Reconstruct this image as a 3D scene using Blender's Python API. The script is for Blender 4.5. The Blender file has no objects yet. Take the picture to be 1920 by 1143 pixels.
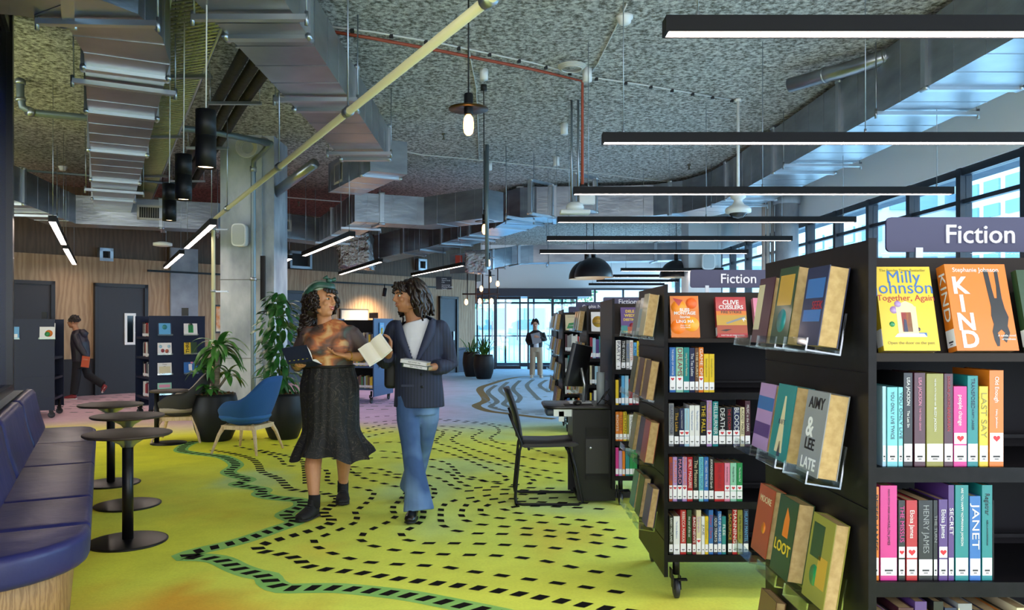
import bpy, bmesh, math, random
from mathutils import Vector, Matrix, Euler, noise
sc = bpy.context.scene
C = sc.collection
R = math.radians
PI = math.pi
F = 1450.0; VX = 935.0; HY = 610.0; EH = 1.37
# ---------------------------------------------------------------- camera, world, exposure
cam = bpy.data.cameras.new('camera'); co = bpy.data.objects.new('camera', cam); C.objects.link(co)
co.location = (0, 0, EH); co.rotation_euler = (PI/2, 0, 0)
cam.sensor_width = 36; cam.lens = F/1920*36
cam.shift_x = (960-VX)/1920; cam.shift_y = (HY-571.5)/1920
cam.clip_end = 500
sc.camera = co
sc.view_settings.view_transform = 'Standard'
try: sc.view_settings.look = 'None'
except Exception: pass
sc.view_settings.gamma = 1; sc.view_settings.use_curve_mapping = False
sc.view_settings.exposure = 0.8
def lin(c):
    if isinstance(c, str):
        c = tuple(int(c[i:i+2], 16)/255 for i in (0, 2, 4))
    return tuple(((x/12.92) if x <= .04045 else ((x+.055)/1.055)**2.4) for x in c[:3]) + (1,)
w = bpy.data.worlds.new('sky'); sc.world = w; w.use_nodes = True
nt = w.node_tree; nt.nodes.clear()
o_ = nt.nodes.new('ShaderNodeOutputWorld'); bg = nt.nodes.new('ShaderNodeBackground')
tc = nt.nodes.new('ShaderNodeTexCoord'); sp = nt.nodes.new('ShaderNodeSeparateXYZ')
mr = nt.nodes.new('ShaderNodeMapRange'); cr = nt.nodes.new('ShaderNodeValToRGB')
nt.links.new(tc.outputs['Generated'], sp.inputs[0]); nt.links.new(sp.outputs['Y'], mr.inputs[0])
mr.inputs[1].default_value = -.6; mr.inputs[2].default_value = .25
nt.links.new(mr.outputs[0], cr.inputs[0])
cr.color_ramp.elements[0].color = (.46, .47, .50, 1); cr.color_ramp.elements[1].color = (.84, 1.32, 1.75, 1)  # grey rear sky is added fill, entering by the room's open back
nt.links.new(cr.outputs[0], bg.inputs[0]); bg.inputs[1].default_value = 5.0
nt.links.new(bg.outputs[0], o_.inputs[0])
STRIP = 16.0   # radiance of the ceiling line lights
# ---------------------------------------------------------------- helpers
_m = {}
def mat(name, col, rough=.5, metal=0.0, emit=None, es=1.0, noise_=None, bump=None, alpha=None, trans=None, coat=0, spec=None):
    """noise_=(scale, other colour, stretch xyz) mottles the colour, bump=(scale, strength)"""
    if name in _m: return _m[name]
    m = bpy.data.materials.new(name); m.use_nodes = True; n = m.node_tree.nodes; l = m.node_tree.links
    b = n['Principled BSDF']; c = lin(col)
    b.inputs['Base Color'].default_value = c; b.inputs['Roughness'].default_value = rough; b.inputs['Metallic'].default_value = metal
    if spec is not None: b.inputs['Specular IOR Level'].default_value = spec
    if coat: b.inputs['Coat Weight'].default_value = coat; b.inputs['Coat Roughness'].default_value = .08
    if emit: b.inputs['Emission Color'].default_value = lin(emit); b.inputs['Emission Strength'].default_value = es
    if trans: b.inputs['Transmission Weight'].default_value = trans
    if alpha is not None: b.inputs['Alpha'].default_value = alpha
    if noise_ or bump:
        t = n.new('ShaderNodeTexCoord'); mp = n.new('ShaderNodeMapping'); l.new(t.outputs['Object'], mp.inputs[0])
    if noise_:
        if len(noise_) > 2: mp.inputs['Scale'].default_value = noise_[2]
        nz = n.new('ShaderNodeTexNoise'); nz.inputs['Scale'].default_value = noise_[0]; nz.inputs['Detail'].default_value = 5
        l.new(mp.outputs[0], nz.inputs[0])
        rp = n.new('ShaderNodeValToRGB'); rp.color_ramp.elements[0].position = .35; rp.color_ramp.elements[1].position = .65
        rp.color_ramp.elements[0].color = c; rp.color_ramp.elements[1].color = lin(noise_[1])
        l.new(nz.outputs[0], rp.inputs[0]); l.new(rp.outputs[0], b.inputs['Base Color'])
    if bump:
        nb = n.new('ShaderNodeTexNoise'); nb.inputs['Scale'].default_value = bump[0]; nb.inputs['Detail'].default_value = 6
        l.new(mp.outputs[0], nb.inputs[0]); bp = n.new('ShaderNodeBump'); bp.inputs['Strength'].default_value = bump[1]
        bp.inputs['Distance'].default_value = bump[2] if len(bump) > 2 else .02
        l.new(nb.outputs[0], bp.inputs['Height']); l.new(bp.outputs[0], b.inputs['Normal'])
    _m[name] = m; return m
def flat(col, rough=.5, **k):
    return mat('paint_'+(col if isinstance(col, str) else '%02x%02x%02x' % tuple(int(x*255) for x in col))+('_%d' % int(rough*100)), col, rough, **k)
def glassmat(name, col=(.8, .93, 1), alpha=.18, rough=.02):
    if name in _m: return _m[name]
    m = bpy.data.materials.new(name); m.use_nodes = True; n = m.node_tree.nodes; l = m.node_tree.links; n.clear()
    o = n.new('ShaderNodeOutputMaterial'); mx = n.new('ShaderNodeMixShader'); tr = n.new('ShaderNodeBsdfTransparent'); gl = n.new('ShaderNodeBsdfGlossy')
    tr.inputs[0].default_value = col+(1,); gl.inputs['Roughness'].default_value = rough; gl.inputs[0].default_value = (.9, .95, 1, 1)
    mx.inputs[0].default_value = alpha
    l.new(tr.outputs[0], mx.inputs[1]); l.new(gl.outputs[0], mx.inputs[2]); l.new(mx.outputs[0], o.inputs[0]); _m[name] = m; return m
class MB:
    def __init__(s): s.v = []; s.f = []; s.mi = []; s.sm = []; s.T = Matrix()
    def add(s, vs, fs, mi=0, smooth=False):
        o = len(s.v); s.v += [tuple(s.T @ Vector(p)) for p in vs]
        for q in fs: s.f.append(tuple(i+o for i in q)); s.mi.append(mi); s.sm.append(smooth)
        return s
    def box(s, x0, y0, z0, x1, y1, z1, mi=0):
        a, b = sorted((x0, x1)); c, d = sorted((y0, y1)); e, f = sorted((z0, z1))
        return s.add([(a,c,e),(b,c,e),(b,d,e),(a,d,e),(a,c,f),(b,c,f),(b,d,f),(a,d,f)],
              [(0,3,2,1),(4,5,6,7),(0,1,5,4),(1,2,6,5),(2,3,7,6),(3,0,4,7)], mi)
    def rbox(s, x0, y0, z0, x1, y1, z1, r=.01, mi=0, seg=3):
        """box with rounded edges"""
        bm = bmesh.new(); bmesh.ops.create_cube(bm, size=1)
        bmesh.ops.scale(bm, vec=(x1-x0, y1-y0, z1-z0), verts=bm.verts); bmesh.ops.translate(bm, vec=((x0+x1)/2, (y0+y1)/2, (z0+z1)/2), verts=bm.verts)
        bmesh.ops.bevel(bm, geom=bm.edges[:], offset=r, segments=seg, affect='EDGES', profile=.5)
        bm.verts.index_update()
        s.add([v.co[:] for v in bm.verts], [tuple(v.index for v in f.verts) for f in bm.faces], mi, True); bm.free(); return s
    def prism(s, pts, z0, z1, mi=0, ax='z', smooth=False):
        """outline of 2d points pushed along an axis (z: xy outline, y: xz outline, x: yz outline)"""
        n = len(pts)
        f = {'z': lambda p, t: (p[0], p[1], t), 'y': lambda p, t: (p[0], t, p[1]), 'x': lambda p, t: (t, p[0], p[1])}[ax]
        vs = [f(p, z0) for p in pts]+[f(p, z1) for p in pts]
        s.add(vs, [tuple(range(n-1, -1, -1)), tuple(range(n, 2*n))], mi)
        o = len(s.v)-2*n
        for i in range(n):
            j = (i+1) % n; s.f.append((o+i, o+j, o+n+j, o+n+i)); s.mi.append(mi); s.sm.append(smooth)
        return s
    def loft(s, rings, mi=0, cap=True, closed=False, smooth=True):
        n = len(rings[0]); vs = [p for r in rings for p in r]; fs = []
        m = len(rings)
        for k in range(m if closed else m-1):
            k2 = (k+1) % m
            for i in range(n):
                j = (i+1) % n; fs.append((k*n+i, k*n+j, k2*n+j, k2*n+i))
        if cap and not closed: fs.append(tuple(range(n-1, -1, -1))); fs.append(tuple((m-1)*n+i for i in range(n)))
        return s.add(vs, fs, mi, smooth)
    def tube(s, pts, r, n=10, mi=0, ref=None, cap=True, closed=False):
        """r: radius, list of radii, or list of (ra, rb) ; rb along ref"""
        P = [Vector(p) for p in pts]; m = len(P)
        if not isinstance(r, (list, tuple)): r = [r]*m
        rings = []; prev = None
        for k in range(m):
            if closed: t = P[(k+1) % m]-P[k-1]
            else: t = P[min(k+1, m-1)]-P[max(k-1, 0)]
            if t.length < 1e-9: t = Vector((0, 0, 1))
            t.normalize()
            if ref is not None: u = Vector(ref)
            elif prev is not None: u = prev
            else: u = Vector((0, 0, 1)) if abs(t.z) < .9 else Vector((0, 1, 0))
            b = u-t*u.dot(t)
            if b.length < 1e-6: b = Vector((1, 0, 0))-t*t.x
            b.normalize(); a = b.cross(t); prev = b
            ra, rb = r[k] if isinstance(r[k], (tuple, list)) else (r[k], r[k])
            rings.append([tuple(P[k]+a*ra*math.cos(2*PI*i/n)+b*rb*math.sin(2*PI*i/n)) for i in range(n)])
        return s.loft(rings, mi, cap, closed)
    def cyl(s, p0, p1, r, n=16, mi=0, r1=None):
        return s.tube([p0, p1], [r, r if r1 is None else r1], n, mi)
    def lathe(s, prof, c=(0, 0, 0), n=24, mi=0, cap=True):
        return s.loft([[(c[0]+r*math.cos(2*PI*i/n), c[1]+r*math.sin(2*PI*i/n), c[2]+z) for i in range(n)] for r, z in prof], mi, cap)
    def ell(s, c, r, n=14, mi=0, rot=None):
        Q = Euler(rot).to_matrix() if rot else Matrix.Identity(3); c = Vector(c); rings = []
        for k in range(1, n):
            th = PI*k/n
            rings.append([tuple(c+Q @ Vector((r[0]*math.sin(th)*math.cos(2*PI*i/n), r[1]*math.sin(th)*math.sin(2*PI*i/n), -r[2]*math.cos(th)))) for i in range(n)])
        return s.loft(rings, mi, True)
    def build(s, name, mats, parent=None, world=False):
        me = bpy.data.meshes.new(name); me.from_pydata(s.v, [], s.f)
        if not isinstance(mats, (list, tuple)): mats = [mats]
        for m in mats: me.materials.append(m)
        me.polygons.foreach_set('material_index', s.mi); me.polygons.foreach_set('use_smooth', s.sm); me.update()
        o = bpy.data.objects.new(name, me); C.objects.link(o)
        if parent is not None:
            o.parent = parent
            if world: o.matrix_parent_inverse = wm(parent).inverted()
        return o
def wm(o):
    m = Matrix.LocRotScale(o.location, o.rotation_euler, o.scale)
    return (wm(o.parent) @ o.matrix_parent_inverse @ m) if o.parent else m
def tag(o, label, cat, group=None):
    o['label'] = label; o['category'] = cat
    if group: o['group'] = group
    return o
def thing(name, label, cat, loc=(0, 0, 0), rz=0, group=None):
    o = bpy.data.objects.new(name, None); C.objects.link(o); o.empty_display_size = .1
    o.location = loc; o.rotation_euler = (0, 0, rz); return tag(o, label, cat, group)
def struct(o): o['kind'] = 'structure'; return o
def G(px, py, h=0.0):
    z = (EH-h)*F/(py-HY); return Vector(((px-VX)/F*z, z, h))
def P(px, py, z): return Vector(((px-VX)/F*z, z, EH+(HY-py)/F*z))
FN = bpy.data.fonts.load('<builtin>') if False else None
_tx = {}
def text(s, size, mtl, parent, M4, name='lettering', depth=.001, align='CENTER', bold=0.0, xs=1.0):
    """flat raised letters; M4 places the text plane (x right, y up, z towards reader)"""
    key = (s, round(size, 4), depth, align, bold, mtl.name)
    if key not in _tx:
        cu = bpy.data.curves.new(name, 'FONT'); cu.body = s; cu.size = size; cu.extrude = depth/2; cu.align_x = align; cu.align_y = 'CENTER'
        cu.resolution_u = 3; cu.offset = bold*size
        t = bpy.data.objects.new(name, cu); C.objects.link(t)
        dg = bpy.context.evaluated_depsgraph_get(); me = bpy.data.meshes.new_from_object(t.evaluated_get(dg))
        bpy.data.objects.remove(t); me.materials.clear(); me.materials.append(mtl); _tx[key] = me
    o = bpy.data.objects.new(name, _tx[key]); C.objects.link(o)
    M4 = M4 @ Matrix.Diagonal((xs, 1, 1, 1))
    o.parent = parent
    o.matrix_parent_inverse = Matrix()
    o.matrix_local = M4
    return o
def frame(o, x, y):
    """matrix: origin o, x axis, y axis"""
    x = Vector(x).normalized(); y = Vector(y); y = (y-x*y.dot(x)).normalized(); z = x.cross(y)
    return Matrix(((x.x, y.x, z.x, o[0]), (x.y, y.y, z.y, o[1]), (x.z, y.z, z.z, o[2]), (0, 0, 0, 1)))
def remesh(mb, vox, smooth=3, f=.6):
    o = mb.build('tmp', flat('888888')); m = o.modifiers.new('r', 'REMESH'); m.mode = 'VOXEL'; m.voxel_size = vox
    if smooth: q = o.modifiers.new('s', 'SMOOTH'); q.iterations = smooth; q.factor = f
    dg = bpy.context.evaluated_depsgraph_get(); dg.update(); me = bpy.data.meshes.new_from_object(o.evaluated_get(dg)); bpy.data.objects.remove(o)
    me.polygons.foreach_set('use_smooth', [True]*len(me.polygons)); me.materials.clear(); return me
def meshobj(name, me, mats, parent=None):
    if not isinstance(mats, (list, tuple)): mats = [mats]
    me.materials.clear()
    for m in mats: me.materials.append(m)
    me.name = name
    o = bpy.data.objects.new(name, me); C.objects.link(o); o.parent = parent
    if parent is not None: o.matrix_parent_inverse = wm(parent).inverted()
    return o
def copy_tree(o, parent=None):
    c = o.copy(); C.objects.link(c)
    if parent is not None: c.parent = parent
    for ch in list(o.children): copy_tree(ch, c)
    return c
def smooth_curve(pts, step):
    """catmull-rom through 2d points, resampled evenly"""
    q = [Vector(p) for p in pts]; out = []
    for i in range(len(q)-1):
        p0 = q[max(i-1, 0)]; p1 = q[i]; p2 = q[i+1]; p3 = q[min(i+2, len(q)-1)]
        for k in range(8):
            t = k/8; out.append(.5*((2*p1)+(p2-p0)*t+(2*p0-5*p1+4*p2-p3)*t*t+(3*p1-p0-3*p2+p3)*t**3))
    out.append(q[-1]); res = [out[0]]; d = 0
    for a, b in zip(out, out[1:]):
        L = (b-a).length
        while L > 0 and d+L >= step:
            a = a.lerp(b, (step-d)/L); res.append(a); L = (b-a).length; d = 0
        d += L
    return res
# ================================================================ materials
BLK = mat('black_powder_coat', '0b0b0d', .42, spec=.3)
SHELF = mat('black_laminate', '09080b', .42, spec=.18, noise_=(40, '100e12'))
NAVY = mat('navy_laminate', '121b33', .45, spec=.3)
GALV = mat('galvanised_sheet', 'a9aeb4', .3, .92, noise_=(1.6, '8d9299', (1, 1, 3)), bump=(7, .12, .02))
GALVD = mat('galvanised_rail', 'b8bfc6', .32, .9)
STEEL = mat('zinc_rod', '9aa0a5', .35, .9)
WHITE = mat('white_plastic', 'e4e4e0', .45)
CONC = mat('raw_concrete', '848c94', .8, noise_=(3.2, 'b3b8bd', (1, 1, .5)), bump=(25, .3, .012))
BLACKCABLE = mat('black_cable', '121214', .6)
ACRY = glassmat('clear_acrylic', (.93, .97, .95), .22, .06)
GLASS = glassmat('window_glass', (.84, .95, 1.0), .06)
LED = mat('led_diffuser', 'fff0e6', .5, emit='ffe9dc', es=STRIP)
BULB = mat('filament_bulb', 'ffdca8', .3, emit='ffb866', es=7)
GLOW = mat('downlight_lens', 'ffe2bf', .3, emit='ffd9ac', es=5)
# ================================================================ floor
def lerp3(a, b, t): return tuple(a[i]+(b[i]-a[i])*t for i in range(3))
def sst(a, b, x): t = min(1, max(0, (x-a)/(b-a))); return t*t*(3-2*t)
cY = (.86, .80, .045); cYG = (.72, .80, .13); cG = (.52, .72, .30); cLil = (.60, .42, .62); cBlu = (.33, .52, .70); cOr = (.72, .42, .04); cPk = (.60, .40, .46)
def floor_col(x, y):
    n = noise.noise(Vector((x*.5, y*.45, 1))); n2 = noise.noise(Vector((x*1.1+7, y*1.0, 4))); n3 = noise.noise(Vector((x*5, y*2.2, 9)))
    c = lerp3(cY, cYG, min(1, sst(-.1, .7, n)*.5+.75*sst(-2.7, -1.3, x+.4*n)))
    c = lerp3(c, cG, .75*sst(.5, .9, n2+.5*sst(2.0, -1, abs(y-6.5))*sst(-3.2, -2.2, -abs(x))+ .35*sst(-2.6, -1.6, x)*sst(4.0, 6.5, y)))
    c = lerp3(c, cOr, .42*sst(.12, .6, -n2+n*.5+n3*.4)*sst(8.5, 5, y))
    c = lerp3(c, (.74, .34, .03), .85*sst(.75, .1, math.hypot((x+1.45)*.8, (y-3.75)*1.6)+.5*n3))
    dy = sst(9.6, 11.2, y+1.1*n-.28*min(x, 0)*0)
    c = lerp3(c, cG, sst(8.9, 10.2, y+n+.0*x)*sst(-1.5, .2, x))
    far = lerp3(cLil, cBlu, sst(-1.6, .1, x+.25*(y-12)*.35+.5*n))
    far = lerp3(far, cPk, sst(-2.8, -5, x))
    c = lerp3(c, far, sst(9.7, 11.4, y+.8*n+.5*sst(0, -3, x)*sst(9, 8, y)))
    c = lerp3(c, (.62, .66, .68), sst(1.9, 2.6, x))  # unseen carpet at the right, made pale grey for neutral bounce light
    k = 1+.06*n3
    return tuple(min(1, v*k) for v in c)
fm = bpy.data.materials.new('carpet'); fm.use_nodes = True; n = fm.node_tree.nodes; l = fm.node_tree.links; b = n['Principled BSDF']
at = n.new('ShaderNodeVertexColor'); at.layer_name = 'dye'; t = n.new('ShaderNodeTexCoord')
nz = n.new('ShaderNodeTexNoise'); nz.inputs['Scale'].default_value = 60; nz.inputs['Detail'].default_value = 4; l.new(t.outputs['Object'], nz.inputs[0])
nz2 = n.new('ShaderNodeTexNoise'); nz2.inputs['Scale'].default_value = 2.4; nz2.inputs['Detail'].default_value = 7; nz2.inputs['Roughness'].default_value = .7; l.new(t.outputs['Object'], nz2.inputs[0])
mm = n.new('ShaderNodeMath'); mm.operation = 'MULTIPLY'; mm.inputs[1].default_value = .22; l.new(nz.outputs[0], mm.inputs[0])
m2 = n.new('ShaderNodeMath'); m2.operation = 'MULTIPLY_ADD'; m2.inputs[1].default_value = .5; l.new(nz2.outputs[0], m2.inputs[0]); l.new(mm.outputs[0], m2.inputs[2])
m3 = n.new('ShaderNodeMath'); m3.operation = 'ADD'; m3.inputs[1].default_value = .62; l.new(m2.outputs[0], m3.inputs[0])
vm = n.new('ShaderNodeVectorMath'); vm.operation = 'SCALE'; l.new(at.outputs[0], vm.inputs[0]); l.new(m3.outputs[0], vm.inputs['Scale'])
l.new(vm.outputs[0], b.inputs['Base Color']); b.inputs['Roughness'].default_value = .95; b.inputs['Specular IOR Level'].default_value = .15
bp = n.new('ShaderNodeBump'); bp.inputs['Strength'].default_value = .25; bp.inputs['Distance'].default_value = .004; l.new(nz.outputs[0], bp.inputs['Height']); l.new(bp.outputs[0], b.inputs['Normal'])
DASH = mat('carpet_black_dash', '17130f', .95, spec=.1); RIM = mat('carpet_green_line', '86bf5c', .95, noise_=(6, '9acb68')); BRN = mat('carpet_brown_line', '6a5a2c', .95); GRL = mat('carpet_grey_line', '5d6a6a', .95)
fl = MB(); gx0, gx1, gy0, gy1, st = -12.0, 6.0, -3.0, 30.0, .15
nx = int((gx1-gx0)/st); ny = int((gy1-gy0)/st)
fl.add([(gx0+i*st, gy0+j*st, 0) for j in range(ny+1) for i in range(nx+1)], [(j*(nx+1)+i, j*(nx+1)+i+1, (j+1)*(nx+1)+i+1, (j+1)*(nx+1)+i) for j in range(ny) for i in range(nx)], 0)
nbase = len(fl.v)
def zp(pts): return [G(300+x*.48958, 740+y*.48958) for x, y in pts]      # pattern surveyed on the floor
def line_on_floor(W, wd, z, mi):
    W = smooth_curve([(p[0], p[1]) for p in W], .05)
    L = []; Rr = []
    for k, p in enumerate(W):
        t = (W[min(k+1, len(W)-1)]-W[max(k-1, 0)]); t = Vector((t[0], t[1])).normalized(); nn = Vector((-t.y, t.x))*wd/2
        L.append((p[0]+nn.x, p[1]+nn.y, z)); Rr.append((p[0]-nn.x, p[1]-nn.y, z))
    m = len(W); fl.add(L+Rr, [(m+k, m+k+1, k+1, k) for k in range(m-1)], mi)
def dashes(W, ln, wd, gap, skew=0.0, mi=1):
    W = smooth_curve([(p[0], p[1]) for p in W], ln+gap)
    for a, b in zip(W, W[1:]):
        t = Vector((b[0]-a[0], b[1]-a[1])); 
        if t.length < 1e-4: continue
        t.normalize(); nn = Vector((-t.y, t.x))*wd/2; q = Vector((a[0], a[1])); e = q+t*ln; sk = t*skew
        fl.add([(*(q-nn-sk), .0022), (*(e-nn-sk), .0022), (*(e+nn+sk), .0022), (*(q+nn+sk), .0022)], [(0, 1, 2, 3)], mi)
C1 = [(135,178),(95,195),(80,213),(120,222),(190,230),(250,240),(292,268),(262,298),(338,325),(292,342),(392,362),(384,380),(425,392),(480,398),(540,405),(545,425),(500,445),(478,462),(520,485),(440,515),(340,550),(250,575),(160,595),(85,620),(160,622),(230,632),(300,665),(360,685),(410,695),(425,718),(470,740),(560,740),(680,740),(800,750),(950,768),(1070,790),(1180,812),(1340,845),(1600,900)]
line_on_floor(zp(C1), .15, .0012, 2)
dashes(zp(C1), .055, .085, .05, .015)
dashes(zp([(200,212),(280,225),(350,245),(378,270),(390,295),(450,318),(480,345),(500,362),(560,370),(620,375),(685,398),(650,430),(622,455),(660,478),(640,500),(560,525),(470,550),(400,570),(365,590),(400,602),(470,610),(530,630),(560,655),(640,670),(760,680),(880,700),(1000,715),(1180,735),(1340,757),(1450,775),(1580,797),(1700,817),(1900,845)]), .06, .075, .055, .012)
for pts in ([(285,195),(400,222),(460,245),(480,270),(560,275),(640,290),(640,330),(690,350),(760,355),(820,375),(790,415),(745,450),(760,480),(700,512),(640,535),(585,558),(600,582),(640,600),(700,620),(800,642),(980,652),(1080,657),(1200,678),(1310,692),(1400,705),(1500,718),(1600,732),(1700,748),(1860,770)],
  [(640,235),(700,260),(740,300),(800,325),(880,345),(945,365),(920,402),(888,435),(905,468),(850,497),(800,520),(760,545),(800,575),(880,592),(950,602),(1100,612),(1280,615),(1450,632),(1600,665),(1680,680),(1800,695),(1870,705)],
  [(740,300),(830,300),(900,315),(980,330),(1045,355),(1050,385),(1010,415),(1010,455),(1000,485),(960,512),(915,538),(970,565),(1060,568),(1220,570),(1380,578),(1500,585),(1620,602),(1700,620),(1770,635),(1860,650)],
  [(1600,362),(1440,382),(1310,378),(1230,390),(1120,405),(1080,430),(1075,462),(1080,500),(1110,515),(1160,528),(1250,532),(1400,535),(1480,540),(1550,548),(1700,572),(1870,600)],
  [(1600,392),(1400,398),(1290,398),(1190,412),(1155,445),(1160,475),(1195,492),(1260,500),(1330,505),(1470,517),(1560,527),(1640,533),(1770,550),(1870,565)],
  [(1640,415),(1500,412),(1340,408),(1270,417),(1222,442),(1240,463),(1300,472),(1380,480),(1470,490),(1600,500),(1700,515),(1850,530)],
  [(1700,438),(1560,430),(1400,425),(1310,436),(1335,448),(1400,456),(1500,466),(1600,478),(1740,495),(1840,505)],
  [(750,90),(900,80),(1060,92),(1250,108),(1370,130)],
  [(780,110),(950,95),(1100,100),(1260,115),(1300,140),(1265,165),(1300,185),(1400,200),(1500,230),(1600,255)],
  [(790,130),(900,108),(1080,120),(1230,135),(1195,160),(1220,180),(1300,205),(1400,240),(1600,275)],
  [(620,190),(760,150),(880,125),(960,128),(1145,140),(1115,170),(1160,195),(1260,230),(1340,260),(1450,285),(1600,312)],
  [(600,215),(800,160),(900,140),(1060,135),(1085,150),(1055,180),(1130,205),(1220,245),(1300,268),(1420,300),(1600,345)],
  [(700,205),(790,188),(900,180),(1020,200),(1100,222),(1180,250),(1260,285),(1335,322),(1270,335),(1180,310),(1150,300)],
  [(740,225),(860,215),(1000,240),(1100,262),(1160,315),(1250,332),(1340,345),(1430,338),(1415,315),(1350,300)],
  [(730,248),(900,240),(1040,275),(1110,300),(1150,335),(1210,358),(1300,350),(1420,356),(1600,360)],
  [(730,275),(850,285),(900,305),(1000,305),(1070,320),(1130,355),(1180,370),(1280,362),(1400,365),(1560,372)],
  [(430,190),(540,200),(620,215)], [(300,175),(420,165),(530,170)]):
    dashes(zp(pts), .075, .045, .085, .008)
dashes(zp([(380,212),(460,228),(540,250),(556,290),(560,350)]), .06, .06, .06)
BL = lambda pts: [G(x, y) for x, y in pts]
line_on_floor(BL([(1036,705),(970,707),(922,719),(900,729),(911,749),(893,760),(915,770),(952,775),(1007,782),(1040,785)]), .16, .0012, 3)
for pts in ([(930,722),(915,735),(932,752),(920,762),(950,770)], [(952,716),(938,730),(952,746),(945,758),(975,768)], [(975,713),(962,728),(975,744),(968,755)], [(1000,711),(988,722),(1000,738),(1012,750)], [(1025,712),(1012,722),(1030,735)]):
    line_on_floor(BL(pts), .10, .0012, 4)
for pts in ([(915,716),(960,710),(1036,708)], [(905,744),(940,768),(1000,776),(1040,778)], [(950,730),(1000,727),(1038,730)], [(958,742),(1005,745),(1038,741)]):
    dashes(BL(pts), .14, .05, .12, 0, 4)
for k in range(9):                                   # dashed rows across the pink carpet at the back left
    y = 12.2+k*.42; dashes([(-8.2+.1*k, y, 0), (-6.5, y+.15*math.sin(k), 0), (-5.1, y+.1, 0)], .12, .07, .12, 0, 4)
for k in range(6):
    y = 12.6+k*.42; dashes([(-3.6, y, 0), (-2.3, y+.12*math.sin(k), 0), (-1.1, y+.1, 0)], .12, .07, .12, 0, 4)
floor = fl.build('floor', [fm, DASH, RIM, BRN, GRL]); struct(floor)
ca = floor.data.color_attributes.new('dye', 'FLOAT_COLOR', 'POINT'); buf = []
for i, v in enumerate(fl.v):
    c = floor_col(v[0], v[1]) if i < nbase else (.1, .1, .1); buf += [c[0], c[1], c[2], 1]
ca.data.foreach_set('color', buf)
# ================================================================ ceiling
CH = 4.08
cm = bpy.data.materials.new('sprayed_ceiling'); cm.use_nodes = True; n = cm.node_tree.nodes; l = cm.node_tree.links; b = n['Principled BSDF']
t = n.new('ShaderNodeTexCoord'); a1 = n.new('ShaderNodeTexNoise'); a1.inputs['Scale'].default_value = 21; a1.inputs['Detail'].default_value = 8; a1.inputs['Roughness'].default_value = .72
l.new(t.outputs['Object'], a1.inputs[0]); rp = n.new('ShaderNodeValToRGB'); l.new(a1.outputs[0], rp.inputs[0])
e = rp.color_ramp.elements; e[0].position = .40; e[0].color = lin('6a675a'); e[1].position = .60; e[1].color = lin('f0efe8')
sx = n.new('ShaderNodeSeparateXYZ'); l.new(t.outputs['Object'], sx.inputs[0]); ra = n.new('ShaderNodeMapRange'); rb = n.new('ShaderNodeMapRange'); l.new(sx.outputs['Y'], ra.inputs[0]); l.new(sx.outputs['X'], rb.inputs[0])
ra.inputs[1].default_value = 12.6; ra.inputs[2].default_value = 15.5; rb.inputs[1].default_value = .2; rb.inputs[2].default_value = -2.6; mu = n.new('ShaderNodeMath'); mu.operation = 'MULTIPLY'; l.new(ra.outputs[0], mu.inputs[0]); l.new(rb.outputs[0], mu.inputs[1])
mc = n.new('ShaderNodeMix'); mc.data_type = 'RGBA'; mc.blend_type = 'MULTIPLY'; l.new(mu.outputs[0], mc.inputs[0]); l.new(rp.outputs[0], mc.inputs[6]); mc.inputs[7].default_value = lin('a8685e'); l.new(mc.outputs[2], b.inputs['Base Color']); b.inputs['Roughness'].default_value = .9  # bounce from the pink carpet painted into the back left ceiling colour
bp = n.new('ShaderNodeBump'); bp.inputs['Strength'].default_value = .9; bp.inputs['Distance'].default_value = .06; l.new(a1.outputs[0], bp.inputs['Height']); l.new(bp.outputs[0], b.inputs['Normal'])
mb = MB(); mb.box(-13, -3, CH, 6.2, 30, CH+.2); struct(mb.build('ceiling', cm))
# ================================================================ wood wall (runs away to the right)
def woodmat(name, c1, c2, sc_=1.0, ax=0):
    m = bpy.data.materials.new(name); m.use_nodes = True; n = m.node_tree.nodes; l = m.node_tree.links; b = n['Principled BSDF']
    t = n.new('ShaderNodeTexCoord'); mp = n.new('ShaderNodeMapping'); mp.inputs['Scale'].default_value = (2.2*sc_, 2.2*sc_, .45*sc_)
    l.new(t.outputs['Object'], mp.inputs[0]); nz = n.new('ShaderNodeTexNoise'); nz.inputs['Scale'].default_value = 1.3; nz.inputs['Detail'].default_value = 2; l.new(mp.outputs[0], nz.inputs[0])
    wv = n.new('ShaderNodeTexWave'); wv.inputs['Scale'].default_value = 2.2; wv.inputs['Distortion'].default_value = 9; wv.inputs['Detail'].default_value = 3; wv.inputs['Detail Scale'].default_value = 1.2; l.new(mp.outputs[0], wv.inputs[0])
    ad = n.new('ShaderNodeMath'); ad.operation = 'MULTIPLY_ADD'; ad.inputs[1].default_value = .5; l.new(wv.outputs[0], ad.inputs[0]); 
    md = n.new('ShaderNodeMath'); md.operation = 'MULTIPLY'; md.inputs[1].default_value = .5; l.new(nz.outputs[0], md.inputs[0]); l.new(md.outputs[0], ad.inputs[2])
    r = n.new('ShaderNodeValToRGB'); r.color_ramp.elements[0].color = lin(c1); r.color_ramp.elements[1].color = lin(c2); r.color_ramp.elements[0].position = .15; r.color_ramp.elements[1].position = .8
    l.new(ad.outputs[0], r.inputs[0]); l.new(r.outputs[0], b.inputs['Base Color']); b.inputs['Roughness'].default_value = .55; _m[name] = m; return m
PLY = woodmat('plywood_panel', '8a6c4c', 'a98b68'); OAK = woodmat('pale_ash', 'b08a60', 'd2ab7f', 6)
PLINTHW = woodmat('slatted_timber', '8a6238', 'b58a57', 8)
WA = Vector((-7.66, 15.6, 0)); WD = Vector((1, 1.1, 0)).normalized(); WN = Vector((WD.y, -WD.x, 0))    # WN points to the room
def wallpt(px):
    k = (px-VX)/F; t = (k*WA.y-WA.x)/(WD.x-k*WD.y); return t
def WF(t, d=0): return WA+WD*t+WN*d
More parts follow.
